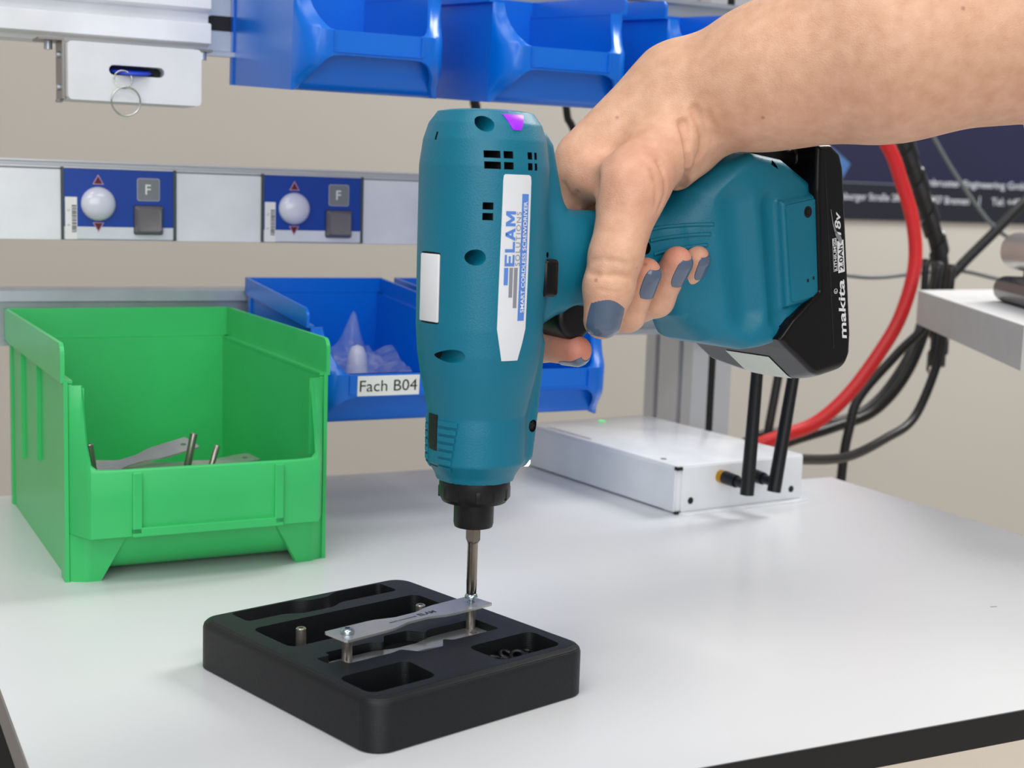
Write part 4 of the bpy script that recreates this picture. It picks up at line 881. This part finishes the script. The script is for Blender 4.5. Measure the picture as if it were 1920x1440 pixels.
cable('black cable running from the right edge down to the cable bundle', [(1.0, .6, .262), (.94, .6, .2202), (.8967, .6, .1844), (.854, .6, .1492), (.8334, .6, .126), (.825, .59, .09)], .0056)
cable('thin grey cable crossing the wall between battery and silver device', [(.62, .6, .155), (.66, .6, .1445), (.7034, .6, .1389), (.744, .6, .1373), (.809, .6, .1432), (.8544, .6, .1445), (.9057, .6, .1366), (.96, .6, .128)], .0022, 'cable_grey')
cable('black cable hanging behind the upper blue bins above the screwdriver', [(.272, .6, .44), (.2748, .6, .38), (.27, .6, .30), (.2712, .6, .2854), (.272, .6, .25), (.28, .62, .16)], .0045)
cable('thin dark cable passing behind the knuckles', [(.35, .6, .42), (.3765, .6, .389), (.36, .6, .33), (.3632, .6, .2871), (.3705, .6, .273), (.40, .6, .22), (.42, .6, .15)], .0035)
def spiral():
    path = catmull([(.69, .55, .345), (.7152, .55, .2842), (.7319, .55, .2533), (.7574, .55, .206), (.7753, .55, .1683), (.782, .55, .1354), (.784, .55, .10), (.775, .54, .05)], 8); o = path[0]
    t = thing('cable_bundle', 'bundle of black cables in spiral wrap hanging right of the red hose', 'cable bundle', tuple(o))
    B().tube([p-o for p in path], .0082, 12, 1).out('core', 'cable_black', t, smooth=True)
    b = B(); turns = 9; N = 260; prev = None
    Ls = [0]
    for a, c in zip(path, path[1:]): Ls.append(Ls[-1]+(c-a).length)
    def at(s):
        for i in range(len(Ls)-1):
            if s <= Ls[i+1]: f = (s-Ls[i])/(Ls[i+1]-Ls[i]); return path[i].lerp(path[i+1], f), (path[i+1]-path[i]).normalized()
        return path[-1], (path[-1]-path[-2]).normalized()
    for i in range(N):
        s = Ls[-1]*i/(N-1); p, tn = at(s); x = tn.orthogonal().normalized(); x = (Vector((0, 1, 0))-tn*tn.y).normalized(); y = tn.cross(x); a = 2*math.pi*turns*i/(N-1); rad = x*math.cos(a)+y*math.sin(a)
        q = p-o; hw = .0085; row = [b.bm.verts.new(q+rad*.0084+tn*hw), b.bm.verts.new(q+rad*.0104+tn*hw*.9), b.bm.verts.new(q+rad*.0104-tn*hw*.9), b.bm.verts.new(q+rad*.0084-tn*hw)]
        if prev:
            for k in range(3): b.bm.faces.new((prev[k], prev[k+1], row[k+1], row[k]))
        prev = row
    b.out('spiral_wrap', 'spiral_black', t, angle=40)
spiral()
# ------------------------------------------------------------------ shelf, device, poster
mat('shelf_white', (226, 227, 228), .4); mat('shelf_edge', (186, 184, 181), .5); mat('device_silver', (176, 172, 166), .3, .6); mat('device_black', (24, 24, 27), .3)
mat('poster_navy', (30, 30, 62), .45, var=.12, scale=6); mat('poster_dark', (27, 28, 40), .45); mat('poster_blue', (70, 110, 165), .45); mat('poster_line', (110, 112, 126), .5); mat('poster_text', (196, 198, 206), .5)
sh = thing('side_shelf', 'white shelf board jutting in at the right edge', 'shelf', (.6331, .4198, .108))
P = [(0, 0), (.42, .03), (.25, -.60), (-.30, -.50)]
B().prism([(0, 0), (.42, .029), (.18, -.52), (-.178, -.2966)][::-1], .0, .0297).out('board', 'shelf_edge', sh); B().prism([(0.0004, -.0004), (.4196, .0286), (.18, -.5196), (-.1774, -.2966)][::-1], .0296, .0302).out('laminate', 'shelf_white', sh)

def device():
    d = Vector((-.5145, -.857, 0)); t = thing('desk_device', 'rounded silver and black device lying on the white shelf', 'device', (.612, .312, .1383), (0, 0, math.atan2(d.y, d.x)))
    # local x runs towards the viewer, local y to the right
    def slab(name, m, x0, x1, z0, z1, y0, w, bev, tx=0.0):
        b = B(); b.b2((x0, y0, z0), (x1, y0+w, z1), bev, 5); o = b.out(name, m, t, angle=50); return o
    slab('base', 'device_black', 0, .24, .0, .021, .0, .16, .0098); slab('lid', 'device_silver', .002, .238, .0265, .057, .002, .155, .0138)
    B().b2((.02, .02, .02), (.22, .14, .034)).out('hinge_block', 'device_black', t)
device()
def poster():
    t = thing('poster', 'dark navy company poster on the rear wall with white address lines', 'poster', (1.62, 1.2485, .186)); y = -.0006
    X = lambda x: x-1.62
    B().b2((X(1.12), -.002, 0), (X(2.15), .0005, .60)).out('sheet', 'poster_navy', t)
    B().b2((X(1.12), -.0024, 0), (X(2.15), -.0019, .0565)).out('footer_band', 'poster_dark', t)
    mesh('blue_shape', [(X(1.12), -.0026, .135), (X(1.165), -.0026, .126), (X(1.2), -.0026, .106), (X(1.228), -.0026, .088), (X(1.216), -.0026, .068), (X(1.205), -.0026, .0597), (X(1.12), -.0026, .0597)], [(6, 5, 4, 3, 2, 1, 0)], 'poster_blue', t)
    B().b2((X(1.12), -.0028, .0578), (X(1.335), -.0024, .0595)).out('rule_line', 'poster_line', t)
    def txt(s, x0, x1, z, h): flat_text('lettering', s, 'poster_text', t, frame((X(x0), -.003, z), (1, 0, 0), (0, 0, 1)), x1-x0, h, .012)
    txt('Armbruster Engineering GmbH', 1.364, 1.622, .0545, .0155); txt('Neidenburger Stra\u00dfe 28', 1.172, 1.333, .0278, .0150); txt('28207 Bremen', 1.382, 1.484, .0295, .0125); txt('|', 1.5065, 1.5085, .029, .015); txt('Tel: +49 421 202480', 1.535, 1.70, .0298, .0125)
poster()
